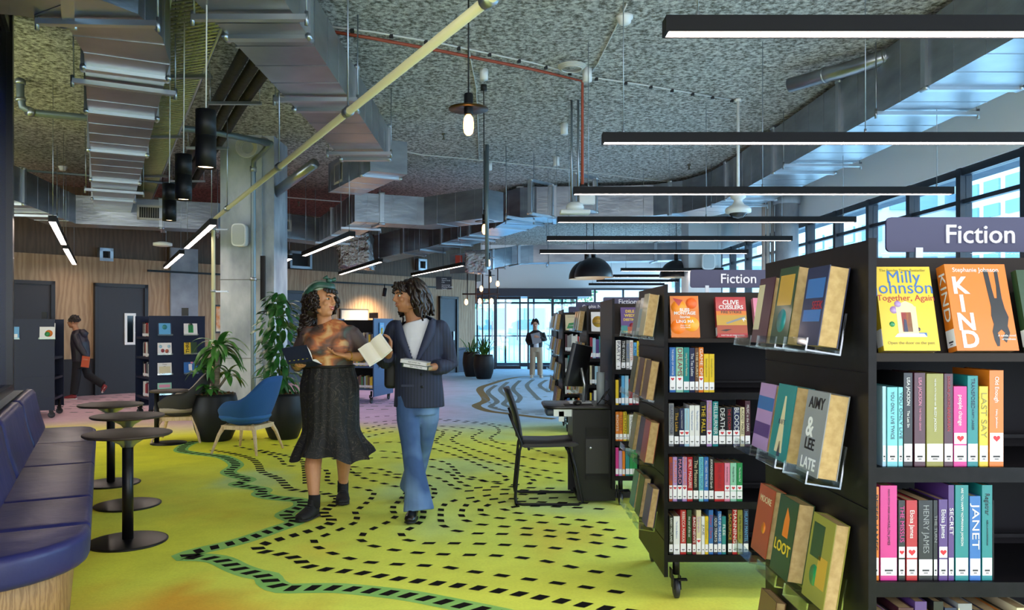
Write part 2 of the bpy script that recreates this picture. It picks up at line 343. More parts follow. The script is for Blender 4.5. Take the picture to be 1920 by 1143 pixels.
wrot = math.atan2(WD.y, WD.x)
WTOP = 2.72
def wallbox(t0, t1, d0, d1, h0, h1):
    m = MB(); m.T = Matrix.Translation(WA) @ Matrix.Rotation(wrot, 4, 'Z'); m.box(t0, -d1, h0, t1, -d0, h1); return m
T0 = -4.2; T1 = wallpt(891)
doors = [(25, 93, 2.14), (182, 268, 2.14), (522, 568, 2.14), (825, 853, 2.14)]
walls = []; cur = T0
m = MB(); m.T = Matrix.Translation(WA) @ Matrix.Rotation(wrot, 4, 'Z')
m.box(T0, .0, 0, T1, .25, WTOP); struct(m.build('wall_back', PLY))
m = MB(); m.T = Matrix.Translation(WA) @ Matrix.Rotation(wrot, 4, 'Z')      # upper wall, set a hand back, its shade painted as darker plywood
m.box(T0, .15, WTOP, T1+.4, .4, CH); struct(m.build('wall_upper', woodmat('shaded_plywood', '4a3827', '5f4a35')))
for k, (a, b_, hh) in enumerate(doors):
    ta, tb = wallpt(a), wallpt(b_)
    col = mat('charcoal_door', '232227', .5) if k < 2 else mat('blue_grey_door', '2b3542', .5)
    m = wallbox(ta, tb, 0.0, .05, 0, hh); m2 = MB(); m2.T = m.T
    d = m.build('door_%d' % (k+1), col); struct(d); d['label'] = ['dark door partly hidden by display shelves', 'charcoal door with a slim white-framed glass slot', 'blue grey door behind the tall leafy plant', 'blue grey door near the hanging sign'][k]
    for a0, a1, h0, h1 in ((ta-.07, ta, 0, hh+.07), (tb, tb+.07, 0, hh+.07), (ta-.07, tb+.07, hh, hh+.07)):
        m2.box(a0, -.09, h0, a1, 0, h1)
    m2.build('door_frame', mat('door_frame_dark', '17171b', .45), d)
    if k == 1:
        va, vb = wallpt(231), wallpt(252); m3 = MB(); m3.T = m.T
        for a0, a1, h0, h1 in ((va, va+.05, .98, 1.62), (vb-.05, vb, .98, 1.62), (va+.05, vb-.05, .98, 1.03), (va+.05, vb-.05, 1.57, 1.62)): m3.box(a0, -.075, h0, a1, -.05, h1)
        m3.build('vision_panel_frame', WHITE, d); m4 = MB(); m4.T = m.T; m4.box(va+.05, -.06, 1.03, vb-.05, -.05, 1.57); m4.build('pane', mat('dark_pane', '0c1418', .08), d)
    if k == 3:
        m3 = MB(); m3.T = m.T; m3.box(tb-.14, -.09, .95, tb-.1, -.05, 1.2); m3.build('door_handle', STEEL, d)
def wallstrip(name, px0, px1, h0, h1, m_, d=.04, kind=True):
    o = wallbox(wallpt(px0), wallpt(px1), 0, d, h0, h1).build(name, m_); 
    if kind: struct(o)
    return o
wallstrip('trim_1', 318, 369, 0, WTOP+.3, mat('board_marked_concrete', '7f858d', .8, noise_=(2.5, '9aa0a6'), bump=(20, .3)), .06)
wallstrip('baseboard_back', -30, 181, 0, .72, mat('dark_kick', '1d1a1f', .6), .02)
wallstrip('baseboard_back', 269, 317, 0, .72, mat('dark_kick', '1d1a1f', .6), .02)
wallstrip('trim_2', 854, 890, 0, .72, mat('blue_dado', '27364f', .6), .03)
wallstrip('trim_3', 572, 824, 0, .1, mat('blue_dado', '27364f', .6), .03)
# left side wall, far left behind the glazed partition
mb = MB(); q = WF(T0); mb.box(q.x-.2, 6, 0, q.x, q.y+.2, CH); struct(mb.build('wall_left', mat('left_wall_board', '5f5046', .8)))
# ================================================================ right window wall
XW = 5.4; SILL = .45; HEAD = 3.22
WPAINT = mat('white_wall_paint', 'cfd6dc', .7)
FRM = mat('window_frame_black', '1a2430', .4)
mb = MB(); mb.box(XW, -3, HEAD, XW+.3, 26, CH); struct(mb.build('wall_right_upper', mat('bulkhead_paint', 'e6eaec', .75)))
mb = MB(); mb.box(XW, -3, 0, XW+.3, 26, SILL); struct(mb.build('wall_right', WPAINT))
ys = [8.0-1.125*4+1.125*i for i in range(20)]
for i in range(len(ys)):
    y0 = ys[i]; y1 = ys[i]+1.125
    if y1 > 25.9: break
    m = MB(); m.box(XW+.02, y0-.045, SILL, XW+.16, y0+.045, HEAD); m.box(XW+.04, y0+.045, HEAD-.09, XW+.14, y1-.045, HEAD); m.box(XW+.04, y0+.045, SILL, XW+.14, y1-.045, SILL+.07)
    m.box(XW+.05, y0+.045, HEAD-.42, XW+.12, y1-.045, HEAD-.37)
    o = m.build('window_%d' % (i+1), FRM); struct(o)
    m = MB(); m.box(XW+.08, y0+.045, SILL+.07, XW+.09, y1-.045, HEAD-.42); m.box(XW+.08, y0+.045, HEAD-.37, XW+.09, y1-.045, HEAD-.09); m.build('pane', GLASS, o)
# ================================================================ entrance glazing at the far end
ZE = 26.0; xl = -1.75
mb = MB(); mb.box(-13, ZE, 2.62, XW+.3, ZE+.3, CH); struct(mb.build('wall_far', mat('bulkhead_paint', 'e6eaec', .75)))
mb = MB(); mb.box(-13, ZE, 0, xl, ZE+.3, 2.62); struct(mb.build('wall_far_left', PLY))
mb = MB(); mb.box(-.95, ZE-1.9, 2.28, 2.9, ZE-.02, 2.52); struct(mb.build('trim_4', mat('entrance_canopy', '1e2b3c', .4)))
k = 0; x = xl
widths = [1.0, .95, .95, .95, 1.1, .95, .95, 1.3]
for wd in widths:
    x1 = min(x+wd, XW); k += 1
    m = MB(); m.box(x, ZE-.06, 0, x+.06, ZE+.06, 2.62); m.box(x+.06, ZE-.05, 2.56, x1, ZE+.05, 2.62); m.box(x+.06, ZE-.05, 0, x1, ZE+.05, .12); m.box(x+.06, ZE-.04, 2.1, x1, ZE+.04, 2.16); m.box(x+.06, ZE-.03, 1.0, x1, ZE+.03, 1.04)
    o = m.build('window_%d' % (40+k), FRM); struct(o)
    m = MB(); m.box(x+.06, ZE-.01, .12, x1, ZE+.01, 2.56); m.build('pane', GLASS, o); x = x1
# revolving/sliding glass doors just inside
for k, (a, bx) in enumerate(((-.9, -.1), (-.1, .7), (.9, 1.7), (1.7, 2.5))):
    m = MB(); y = ZE-1.75+(.25 if k % 2 else 0)
    for u in (a, bx-.05): m.box(u, y, 0, u+.05, y+.05, 2.28)
    m.box(a+.05, y, 0, bx-.05, y+.05, .1); m.box(a+.05, y, 2.2, bx-.05, y+.05, 2.28)
    o = m.build('door_%d' % (11+k), FRM); struct(o); m = MB(); m.box(a+.05, y+.02, .1, bx-.05, y+.03, 2.2); m.build('pane', GLASS, o)
    m = MB(); m.box(bx-.12, y-.05, .9, bx-.09, y-.02, 1.5); m.build('door_handle', GALVD, o)
# outside
mb = MB(); mb.box(-60, 26.4, -.3, 90, 120, -.05); mb.box(6.0, -30, -.3, 90, 26.4, -.05); struct(mb.build('ground', mat('pale_paving', '9fa9ad', .9)))
mb = MB(); mb.box(XW+.35, -3, 3.35, XW+1.1, 26, 3.5); struct(mb.build('trim_5', mat('outside_soffit', '3a4a5a', .8)))
def building(label, x, y, w_, d_, h, nf, nw, c1):
    t = thing('building', label, 'building', (x, y, -.05)); m = MB(); m.box(0, 0, 0, w_, d_, h); m.box(-.3, -.3, h, w_+.3, d_+.3, h+.5); m.build('wall', flat(c1, .8), t)
    for side in (0, 1):
        for j in range(nf):
            m = MB(); z0 = (j+.35)*h/nf; z1 = (j+.85)*h/nf
            for i in range(nw):
                L = w_ if side == 0 else d_; a = (i+.15)*L/nw; b2 = (i+.85)*L/nw
                if side == 0: m.box(a, -.15, z0, b2, 0, z1)
                else: m.box(-.15, a, z0, 0, b2, z1)
            m.build('window', mat('far_window', '6f93ab', .2), t)
    return t
building('grey apartment block seen through windows left of the large fiction sign', 26, 56, 12, 16, 13.5, 6, 6, 'b9cbd6')
building('pale tower seen through the window above the large fiction sign', 33, 46, 8, 9, 13, 8, 4, 'cfdde6')
building('low pale building beyond the entrance doors', -8, 60, 30, 12, 6.5, 2, 10, 'c4d2d9')
t = thing('balustrade', 'white post balustrade outside the glass entrance', 'railing', (-3, 31, -.05))
m = MB(); m.box(0, 0, 1.05, 14, .08, 1.13); m.build('rail', WHITE, t); m = MB()
for i in range(70): m.box(i*.2, 0, 0, i*.2+.04, .06, 1.05)
m.build('baluster', WHITE, t)['kind'] = 'stuff'
def street_tree(label, x, y, h):
    t = thing('street_tree', label, 'tree', (x, y, -.05)); m = MB(); m.tube([(0, 0, 0), (.05, 0, h*.4), (0, .05, h*.7)], [.16, .12, .06]); m.build('trunk', flat('5a4a3a', .9), t)
    m = MB(); rnd = random.Random(x)
    for i in range(600):
        d = Vector((rnd.gauss(0, 1), rnd.gauss(0, 1), rnd.gauss(0, .8))); d = d.normalized()*rnd.uniform(.5, 1)*h*.3; p = Vector((0, 0, h*.72))+d; a = rnd.uniform(0, 6.28); s_ = .14
        m.add([tuple(p), tuple(p+Vector((math.cos(a)*s_, math.sin(a)*s_, s_*.4))), tuple(p+Vector((0, 0, s_)))], [(0, 1, 2)])
    m.build('foliage', flat('4f7a4a', .7), t)
street_tree('small street tree outside the left entrance door', -1.2, 34, 4.5)
street_tree('small street tree outside behind the standing visitor', 3.4, 36, 4.8)
# ================================================================ ducts, pipes, lamps under the ceiling
def duct(label, pts, off, h, flanges=(), rods=(), name='air_duct', m_=GALV, every=None, group=None):
    """pts: (x, y, bottom height) of one lower edge; the duct reaches 'off' to the left of the walking direction"""
    Q = [Vector(p) for p in pts]; t = thing(name, label, 'duct', (Q[0].x, Q[0].y, Q[0].z), 0, group)
    def nrm(i):
        a = Q[i]-Q[i-1] if i > 0 else Q[1]-Q[0]; b = Q[i+1]-Q[i] if i < len(Q)-1 else a
        a = Vector((a.x, a.y)).normalized(); b = Vector((b.x, b.y)).normalized(); n_ = Vector((-(a+b).y, (a+b).x)).normalized(); k = max(.4, n_.dot(Vector((-a.y, a.x))))
        return Vector((n_.x, n_.y, 0))/k
    def ring(p, n_, g=0.0):
        a = p-n_*(g*(1 if off > 0 else -1)); b = p+n_*(off+(g if off > 0 else -g))
        return [tuple(a+Vector((0, 0, -g))), tuple(b+Vector((0, 0, -g))), tuple(b+Vector((0, 0, h+g))), tuple(a+Vector((0, 0, h+g)))]
    m = MB(); m.loft([ring(Q[i], nrm(i)) for i in range(len(Q))], smooth=False); bodymb = m
    segs = []
    L = [0]
    for a, b in zip(Q, Q[1:]): L.append(L[-1]+(b-a).length)
    def at_(d):
        for i in range(len(Q)-1):
            if d <= L[i+1] or i == len(Q)-2:
                u = (d-L[i])/(L[i+1]-L[i]); dr = (Q[i+1]-Q[i]).normalized(); n_ = Vector((-dr.y, dr.x, 0)).normalized(); return Q[i].lerp(Q[i+1], u), n_, dr
    if every: flanges = [every*(k+.5) for k in range(int(L[-1]/every))]
    for d in flanges:
        p, n_, dr = at_(d); m = MB(); w_ = .035
        rings = []
        m.loft([ring(p-dr*w_, n_, .0), ring(p-dr*w_, n_, .028), ring(p+dr*w_, n_, .028), ring(p+dr*w_, n_, .0)], cap=False, smooth=False)
        c4 = ring(p, n_, .012)
        for q_ in c4: m.cyl(Vector(q_)-dr*(w_+.012), Vector(q_)+dr*(w_+.012), .022, 8)
        m.build('flange', GALVD, t, True)
    # light stiffening creases
    m = bodymb; d = .45
    while d < L[-1]-.1:
        p, n_, dr = at_(d); r0 = ring(p-dr*.006, n_, .004); r1 = ring(p+dr*.006, n_, .004); m.loft([r0, r1], cap=True, smooth=False); d += .42
    m.build('sheet_metal_body', m_, t, True)
    for d in rods:
        p, n_, dr = at_(d); m = MB(); s_ = 1 if off > 0 else -1
        a = p-n_*(.09*s_)+Vector((0, 0, -.05)); b = p+n_*(off+.09*s_)+Vector((0, 0, -.05))
        m.loft([[tuple(q_-dr*.025), tuple(q_+dr*.025), tuple(q_+dr*.025+Vector((0, 0, .035))), tuple(q_-dr*.025+Vector((0, 0, .035)))] for q_ in (a, b)], smooth=False)
        m.build('support_channel', GALVD, t, True)
        for q_ in (a, b):
            m = MB(); m.cyl(q_+(-(q_-p)*.02), (q_.x, q_.y, CH), .006, 6); m.cyl(q_+Vector((0, 0, -.03)), q_+Vector((0, 0, .06)), .014, 6); m.build('threaded_rod', STEEL, t, True)
    return t
def grille(parent, c, ax, w_, h_, name='air_grille'):
    """c centre on the face, ax along the face"""
    M4 = frame(c, ax, (0, 0, 1)); m = MB(); m.T = M4
    m.box(-w_/2, -h_/2, 0, w_/2, -h_/2+.035, .02); m.box(-w_/2, h_/2-.035, 0, w_/2, h_/2, .02); m.box(-w_/2, -h_/2, 0, -w_/2+.035, h_/2, .02); m.box(w_/2-.035, -h_/2, 0, w_/2, h_/2, .02)
    m.box(-w_/2+.035, -h_/2+.035, .001, w_/2-.035, h_/2-.035, .003, 1)
    k = -w_/2+.06
    while k < w_/2-.04: m.box(k, -h_/2+.035, .003, k+.01, h_/2-.035, .015, 2); k += .035
    return m.build(name, [flat('b9b4ac', .5), flat('1b1b1d', .7), flat('8a8680', .5)], parent, parent is not None)
s3 = -.514
dl = duct('long galvanised duct with flanged joints at the left, above the blue bench', [(.498+s3*15, 15, 3.27), (.498+s3*5.6, 5.6, 3.27), (-2.22, 5.1, 3.27), (-2.2, 4.72, 3.27), (-2.38, 4.42, 3.27), (-2.75, 4.22, 3.27), (-3.3, 4.1, 3.27), (-5.5, 3.75, 3.27)], -.55, .45,
     flanges=[.4, 1.9, 3.6, 5.3, 7.2, 8.9, 10.2, 11.9], rods=[1.0, 4.6, 9.9, 11.4])
dm = duct('galvanised duct running towards the camera left of the middle, ending above the column', [(-1.32, 9.35, 3.37), (-1.32, -1, 3.37)], -.55, .37, flanges=[.08, 2.2, 4.0, 6.0], rods=[.5, 2.6, 4.4])
br = duct('short branch duct with a square grille beyond the end of the middle duct', [(-1.62, 9.75, 3.32), (-2.5, 11.35, 3.32)], -.5, .42, flanges=[.3])
grille(br, (-2.27+.0, 10.93, 3.53), (-.48, .875, 0), .4, .3)
def pz(lst): return [tuple(P(*a)) for a in lst]
db = duct('galvanised duct along the plywood wall, stepping round behind the concrete column', pz([(-60,340,9.5),(21,373,10.3),(142,419,12.75),(410,431,13.5),(598,453,15.5),(665,415,12.5),(795,422,12.96),(905,409,12.1)]), .5, .47, flanges=[1.2, 4.6, 6.2, 9.2, 11.6, 14.6, 15.4], rods=[2.2, 5.5, 8.0, 10.5, 14.2])
def facept(a, b, u, dz): p = P(*a).lerp(P(*b), u); d = P(*b)-P(*a); nn = Vector((d.y, -d.x, 0)).normalized(); return p+nn*.012+Vector((0, 0, dz)), d
c_, d_ = facept((142,419,12.75), (410,431,13.5), .54, .24); grille(db, c_, d_, .55, .25)
c_, d_ = facept((410,431,13.5), (598,453,15.5), .60, .24); grille(db, c_, d_, .42, .22)
dr_ = duct('large galvanised duct with wide flat faces above the fiction shelves, curving across the hall', [(3.7, .8, 3.43), (3.7, 12.6, 3.43), (3.62, 13.4, 3.43), (3.35, 14.1, 3.43), (2.9, 14.5, 3.43)]+pz([(1160,406,14.6),(1006,407,14.7),(975,408,14.8),(952,413,15.1),(929,425,15.8),(863,445,16.9),(804,463,18.1),(750,474.5,18.6),(700,487,18.8)]), -.8, .58,
     flanges=[2.9, 4.4, 5.9, 7.6, 9.6, 11.8, 13.6, 15.8, 17.6, 18.6, 19.8, 21.2, 22.4], rods=[3.7, 6.6, 9.0, 12.2, 16.8, 18.9, 20.6])
df = duct('smaller curved duct hanging beyond the large one, near the entrance', pz([(1420,482,20),(1240,488,20.2),(1000,492,20.2),(960,495,20),(925,503,19.4),(880,511,18.6)]), -.6, .46, flanges=[1, 2.6, 4.4, 6.2, 7.2], rods=[1.8, 5.4, 6.8])
fo = mat('crumpled_foil', 'b4b2b0', .22, .95, bump=(9, 1.0, .08))
def foil(label, c, w_, d_, h_):
    m = MB(); t_ = MB(); bm = bmesh.new(); bmesh.ops.create_cube(bm, size=1); bmesh.ops.subdivide_edges(bm, edges=bm.edges[:], cuts=7, use_grid_fill=True)
    for v in bm.verts: v.co += Vector(noise.noise_vector(v.co*5+Vector(c)))*.07
    m.add([(c[0]+v.co.x*w_, c[1]+v.co.y*d_, c[2]+v.co.z*h_) for v in bm.verts], [tuple(v.index for v in f.verts) for f in bm.faces], 0, True); bm.free()
    return tag(m.build('foil_wrapped_duct', fo), label, 'duct')
foil('crumpled foil wrapped duct end above the seated bookcase, left end of the curving duct', P(668, 470, 17.9), .7, .7, .85)
foil('crumpled foil wrapped duct end beside the small red valve, near the entrance', P(893, 492, 18.2), .5, .5, .5)
# cable tray
t = thing('cable_tray', 'perforated cable tray lit yellow green, right of the long left duct', 'cable tray', (.5+s3*4, 4, 3.72)); m = MB(); m2 = MB()
def tp(x0, z): return Vector((x0+s3*z, z, 3.72))
for x0 in (.50, .95): m.tube([tp(x0, 3.3), tp(x0, 15)], .014, 6)
z = 3.4
while z < 15:
    a, b = tp(.5, z), tp(.95, z-.20); m2.tube([a, b], .009, 4); z += .075
for x0 in (.6, .7, .8, .88): m2.tube([tp(x0, 3.3)+Vector((0, 0, .015)), tp(x0, 15)+Vector((0, 0, .015))], .011, 5)
m.build('side_rail', GALVD, t, True); m2.build('rungs', mat('bounce_yellow_tray', 'b3b58c', .4, .5), t, True)  # yellow of the floor's bounce light is tinted into the rungs
for z in (5, 7.2, 9.5, 12):
    m = MB(); m.box(-.05, -.02, -.05, .53, .02, -.02); m.cyl((-.03, 0, -.03), (-.03, 0, .4), .005, 6); m.cyl((.51, 0, -.03), (.51, 0, .4), .005, 6)
    m.v = [tuple(Vector(v)+tp(.5, z)) for v in m.v]; m.build('tray_hanger', STEEL, t, True)
for i, x0 in enumerate((1.28, 1.43, 1.58)):
    m = MB(); m.tube([(x0+s3*z+.01*math.sin(z*2), z, 3.83) for z in [5+k*.5 for k in range(21)]], .055, 10)
    tag(m.build('insulated_pipe', mat('black_lagging', '1d1b1a', .7, bump=(9, .5, .02))), ['leftmost of the three black lagged pipes under the ceiling', 'middle of the three black lagged pipes under the ceiling', 'rightmost of the three black lagged pipes under the ceiling'][i], 'pipe', 'black lagged pipes')
t = thing('pipe_bracket', 'slim channel brackets carrying the black lagged pipes', 'bracket', (1.4+s3*7, 7, 3.77))
for z in (6.6, 8.3, 10.4, 12.8):
    m = MB(); m.box(1.15+s3*z, z-.02, 3.74, 1.72+s3*z, z+.02, 3.77); m.cyl((1.17+s3*z, z, 3.76), (1.17+s3*z, z, CH), .006, 6); m.cyl((1.70+s3*z, z, 3.76), (1.70+s3*z, z, CH), .006, 6); m.build('channel', GALVD, t, True)
m = MB(); m.tube([(1.08+s3*z, z, 4.03) for z in (4, 7, 9.5)], .016, 6); tag(m.build('conduit', flat('4a3322', .6)), 'thin brown conduit on the ceiling beside the cable tray', 'conduit')
def pipe(name, label, pts, r, m_, cat='pipe', joints=(), n=12, jr=1.35):
    m = MB(); m.tube(pts, r, n)
    t = tag(m.build(name, m_), label, cat)
    for j in joints:
        a, b = Vector(j[0]), Vector(j[1]); q = MB(); q.cyl(a, b, r*jr, n); q.build('coupling', STEEL, t)
    return t
dg_a = Vector((-3.69, 10, 2.74)); dg_b = Vector((.55, 2.2, 2.76))
wp = mat('cream_pipe_paint', 'c9c29a', .4)
t = thing('sloping_rail_pipe', 'cream painted pipe crossing diagonally overhead and dropping beside the column', 'pipe', (-3.69, 10, 0))
m = MB(); m.tube([(-3.69, 10, 0), (-3.69, 10, 2.66), (-3.68, 9.98, 2.71), (-3.63, 9.9, 2.74), dg_b], .024, 12); m.build('pipe_run', wp, t, True)
for u in (.12, .42, .64, .86):
    p = dg_a.lerp(dg_b, u); d = (dg_b-dg_a).normalized(); m = MB(); m.cyl(p-d*.03, p+d*.03, .036, 12); m.cyl(p+Vector((0, 0, .03)), (p.x, p.y, CH), .006, 6); m.build('clamp_and_rod', STEEL, t, True)
for h in (2.6, 1.8): m = MB(); m.cyl((-3.69, 10, h), (-3.69, 10, h+.03), .034); m.box(-3.69, 9.99, h, -3.5, 10.01, h+.02); m.build('clamp', STEEL, t, True)
pipe('sprinkler_pipe', 'grey sprinkler pipe with an elbow, under the ceiling at the far left', pz([(38,146,8.5),(38,180,8.5),(42,200,8.5),(58,211,8.55),(178,222,8.9),(400,247,9.6),(505,268,10.1)]), .04, mat('grey_pipe', '6f7c80', .4, .5), joints=[(P(38,150,8.5), P(38,158,8.5)), (P(38,184,8.5), P(39,190,8.5)), (P(52,208,8.5), P(60,211,8.55)), (P(490,264,10.05), P(500,267,10.1))])
pipe('sprinkler_pipe', 'grey downpipe fixed to the front of the concrete column', pz([(508,268,10.1),(490,288,10.5),(476,300,10.75),(475,320,10.8),(475,700,10.8),(475,760,10.8)]), .035, mat('grey_pipe', '6f7c80', .4, .5), joints=[(P(475,312,10.8), P(475,322,10.8)), (P(475,520,10.8), P(475,526,10.8))])
pipe('sprinkler_pipe', 'thin sprinkler pipe crossing under the back left ceiling', pz([(30,318,12),(180,330,12.3),(330,345,12.6)]), .02, mat('grey_pipe', '6f7c80', .4, .5))
pipe('round_duct', 'slim round duct under the ceiling joining the large right duct', pz([(1480,160,8.2),(1600,126,7.7),(1730,84,7.2)]), .075, GALV, 'duct', joints=[(P(1545,141.6,7.93), P(1550,140,7.9)), (P(1660,107,7.45), P(1665,105,7.43))], n=16, jr=1.1)
pipe('round_duct', 'short round duct with flanged end beside the short branch duct', pz([(515,362,11.2),(590,306,10.4)]), .07, GALV, 'duct', n=16)
def CP(px, py, d=.012): z = (CH-d-EH)*F/(HY-py); return Vector(((px-VX)/F*z, z, CH-d))
cab = flat('c9c7bf', .6)
def cable(label, pts, r, m_, clips=0, drop=None, name='ceiling_cable'):
    W = [CP(*p) for p in pts]
    m = MB(); m.tube(W+([Vector(drop)] if drop else []), r, 6); t = tag(m.build(name, m_), label, 'cable')
    if clips:
        m = MB(); tot = sum((b-a).length for a, b in zip(W, W[1:])); 
        for a, b in zip(W, W[1:]):
            n_ = max(1, round(clips*(b-a).length/tot))
            for k in range(n_):
                p = a.lerp(b, (k+.5)/n_)-Vector((0, 0, .012)); m.box(p.x-.018, p.y-.015, p.z-.015, p.x+.018, p.y+.015, p.z+.015)
        m.build('cable_clip', BLACKCABLE, t)
    return t
cable('white cable with black clips running across the ceiling above the red conduit', [(620,50),(700,60),(830,82),(1000,118),(1090,142),(1200,158),(1390,190)], .01, cab, 16)
cable('rust red conduit across the ceiling that drops beside the ceiling sensor', [(628,60),(700,72),(830,96),(1000,130),(1092,152)], .017, flat('a0452c', .6), 0, drop=(CP(1092, 152).x, CP(1092, 152).y, 2.93), name='conduit')
cable('white cable looping over the far ceiling beyond the bulb pendant', [(700,272),(790,290),(900,300),(1050,316),(1200,335),(1300,345)], .012, cab)
cable('thin white cable hanging along the ceiling behind the bulb pendant', [(878,90),(886,130),(893,165),(896,240),(898,300)], .008, cab)
cable('thin white cable running from the top edge to the ceiling junction box', [(1175,8),(1150,60),(1120,120),(1105,140)], .008, cab)
cable('thin cable along the reddish ceiling at the back', [(515,368),(640,378),(700,384)], .012, cab)
def coil(label, px, py, r, d=.04):
    c = CP(px, py, d); m = MB()
    for k in range(4):
        rr = r*(1-.08*k); m.tube([(c.x+rr*math.cos(a), c.y+rr*math.sin(a), c.z-.01*k) for a in [i*PI/12 for i in range(24)]], .008, 5, closed=True)
    return tag(m.build('cable_coil', cab), label, 'cable')
coil('flat coil of white cable tied up near the ceiling junction box', 1072, 124, .14)
m = MB(); c = P(462, 275, 10.6)
for k in range(6): m.tube([(c.x+(.145-.012*k)*math.cos(a), c.y+.012*k, c.z+(.145-.012*k)*math.sin(a)) for a in [i*PI/14 for i in range(28)]], .008, 5, closed=True)
tag(m.build('cable_coil', cab), 'round coil of pale cable hanging at the top of the concrete column', 'cable')
def jbox(label, px, py, r=.05, h=.14):
    c = CP(px, py, 0); m = MB(); m.lathe([(r, -h), (r, 0)], tuple(c), 14); return tag(m.build('junction_box', WHITE), label, 'junction box')
jbox('white ceiling junction box where the red conduit turns down', 1101, 128)
jbox('white ceiling junction box holding a thin black cord, near the bulb pendant', 907, 130, .045, .11)
jbox('small white ceiling junction box above the second line light', 1058, 232, .05)
jbox('small white ceiling junction box above the third line light', 1043, 294, .05)
jbox('small grey ceiling junction box over the distant bulb pendants', 917, 303, .05)
m = MB(); c = CP(907, 140, 0); m.lathe([(.035, -.17), (.035, -.11)], tuple(c), 12); m.tube([(c.x, c.y, c.z-.15), (c.x+.005, c.y, 2.62)], .006, 6); m.lathe([(.012, 0), (.012, .05)], (c.x+.005, c.y, 2.57), 8); tag(m.build('hanging_cord', BLACKCABLE), 'thin black cord hanging from a white ceiling box right of the bulb pendant', 'cord')
def detector(label, px, py):
    c = CP(px, py, 0); m = MB(); m.lathe([(.035, -.075), (.055, -.06), (.06, -.035), (.075, -.02), (.075, 0)], tuple(c), 18); return tag(m.build('smoke_detector', WHITE), label, 'detector')
detector('round white smoke detector on the ceiling near the top edge', 1171, 30)
detector('round white smoke detector on the ceiling over the far curved duct', 975, 350)
detector('round smoke detector on the dark ceiling at the far left', 118, 312)
def sprinkler(label, px, py):
    c = CP(px, py, 0); m = MB(); m.lathe([(.012, -.09), (.03, -.085), (.012, -.07), (.012, -.03), (.03, -.02), (.03, 0)], tuple(c), 10); return tag(m.build('sprinkler', mat('brass_grey', '6a6656', .4, .7)), label, 'sprinkler')
sprinkler('small sprinkler head on the ceiling left of the bulb pendant', 832, 250); sprinkler('small sprinkler head on the ceiling beside the dome camera pole', 1292, 308); sprinkler('small sprinkler head under the reddish back ceiling', 560, 378)
# ------------------------------------------------ lamps
def line_light(label, a, b, h, w_=.085, hh=.07, group=None, strip=LED):
    """a, b: plan end points of the front lower edge; h: underside height"""
    a = Vector((a[0], a[1], 0)); b = Vector((b[0], b[1], 0)); d = (b-a); L = d.length; rz = math.atan2(d.y, d.x)
    t = thing('line_light', label, 'ceiling light', (a.x, a.y, h), rz, group)
    m = MB(); m.box(0, 0, 0, .012, w_, hh); m.box(L-.012, 0, 0, L, w_, hh); m.box(.012, 0, .0, L-.012, .006, hh); m.box(.012, w_-.006, 0, L-.012, w_, hh); m.box(.012, .006, hh-.01, L-.012, w_-.006, hh)
    m.build('housing', mat('black_aluminium', '09080a', .5, spec=.2), t)
    m = MB(); m.box(.012, .006, .004, L-.012, w_-.006, .014); m.build('diffuser', strip, t)
    for u in (.05, .95) if L < 3.6 else (.04, .5, .96):
        m = MB(); m.cyl((L*u, w_/2, hh), (L*u, w_/2, CH-h), .0035, 6); m.cyl((L*u, w_/2, hh), (L*u, w_/2, hh+.03), .009, 8); m.build('suspension_wire', STEEL, t)
    return t
g = 'long line lights above the fiction shelves'
lab = ['nearest and highest black line light, at the top right', 'second nearest long line light, running off the right edge', 'third long line light, ending over the high windows', 'fourth long line light, passing behind the dome camera', 'fifth long line light from the camera, above the big black dome lamps', 'sixth long line light, the furthest over the fiction shelves']
zs = [3.37, 5.36, 7.43, 9.44, 11.47, 13.5]
for i, z in enumerate(zs): line_light(lab[i], (.712, z-.085), (4.33, z-.085), 2.62, group=g)
for i, z in enumerate((17.7, 20.0, 22.1, 24.0)): line_light('distant line light over the entrance hall, %s from the shelves' % ['first', 'second', 'third', 'last'][i], (2.8, z), (5.15, z), 2.62, group='distant line lights')
for i, (x0, z) in enumerate(((.712, 1.3), (-3.8, 1.6))): line_light('line light overhead beside the camera, %s' % ['right', 'left'][i], (x0, z), (x0+3.6, z), 2.9)
def HP(px, py, dh): z = dh*F/(HY-py); return ((px-VX)/F*z, z)
for i, (p0, p1, l_) in enumerate((((90,415), (114,459), 'tilted-looking short line light nearest the left window post'), ((117,466), (135,496), 'second short line light at far left, below and behind the first'), ((393,421), (344,466), 'short line light left of the column, nearer of two'), ((336,476), (306,503), 'short line light left of the column, further of two'), ((655,443), (565,480), 'line light above the woman in the head scarf'), ((540,485), (513,500), 'small line light just right of the concrete column'), ((710,491), (634,515), 'line light above and between the two readers'), ((865,498), (770,517), 'line light above the long-haired man'))):
    line_light(l_, HP(*p1, 1.15), HP(*p0, 1.15), 2.52, .08, .07, 'short line lights on the left side')
def cyl_pendant(label, px, ytop, ybot, z, px2, pts_up):
    x = (px-VX)/F*z; hb = EH+(HY-ybot)/F*z; ht = EH+(HY-ytop)/F*z; t = thing('cylinder_pendant', label, 'pendant light', (x, z, hb), 0, 'black cylinder pendants')
    r = .062; H = ht-hb; m = MB(); m.lathe([(r-.006, .02), (r-.006, 0), (r, .0), (r, H*.55), (r-.0015, H*.55), (r-.0015, H*.56), (r, H*.56), (r, H), (.01, H)], n=28); m.build('shade', mat('matt_black', '0c0c0f', .5, spec=.3), t)
    m = MB(); m.lathe([(r-.007, .012), (r-.007, .016)], n=24); m.build('lens', GLOW, t)
    m = MB(); m.cyl((0, 0, H), (0.01, 0, CH-hb), .005, 6); m.build('cord', cab, t); return t
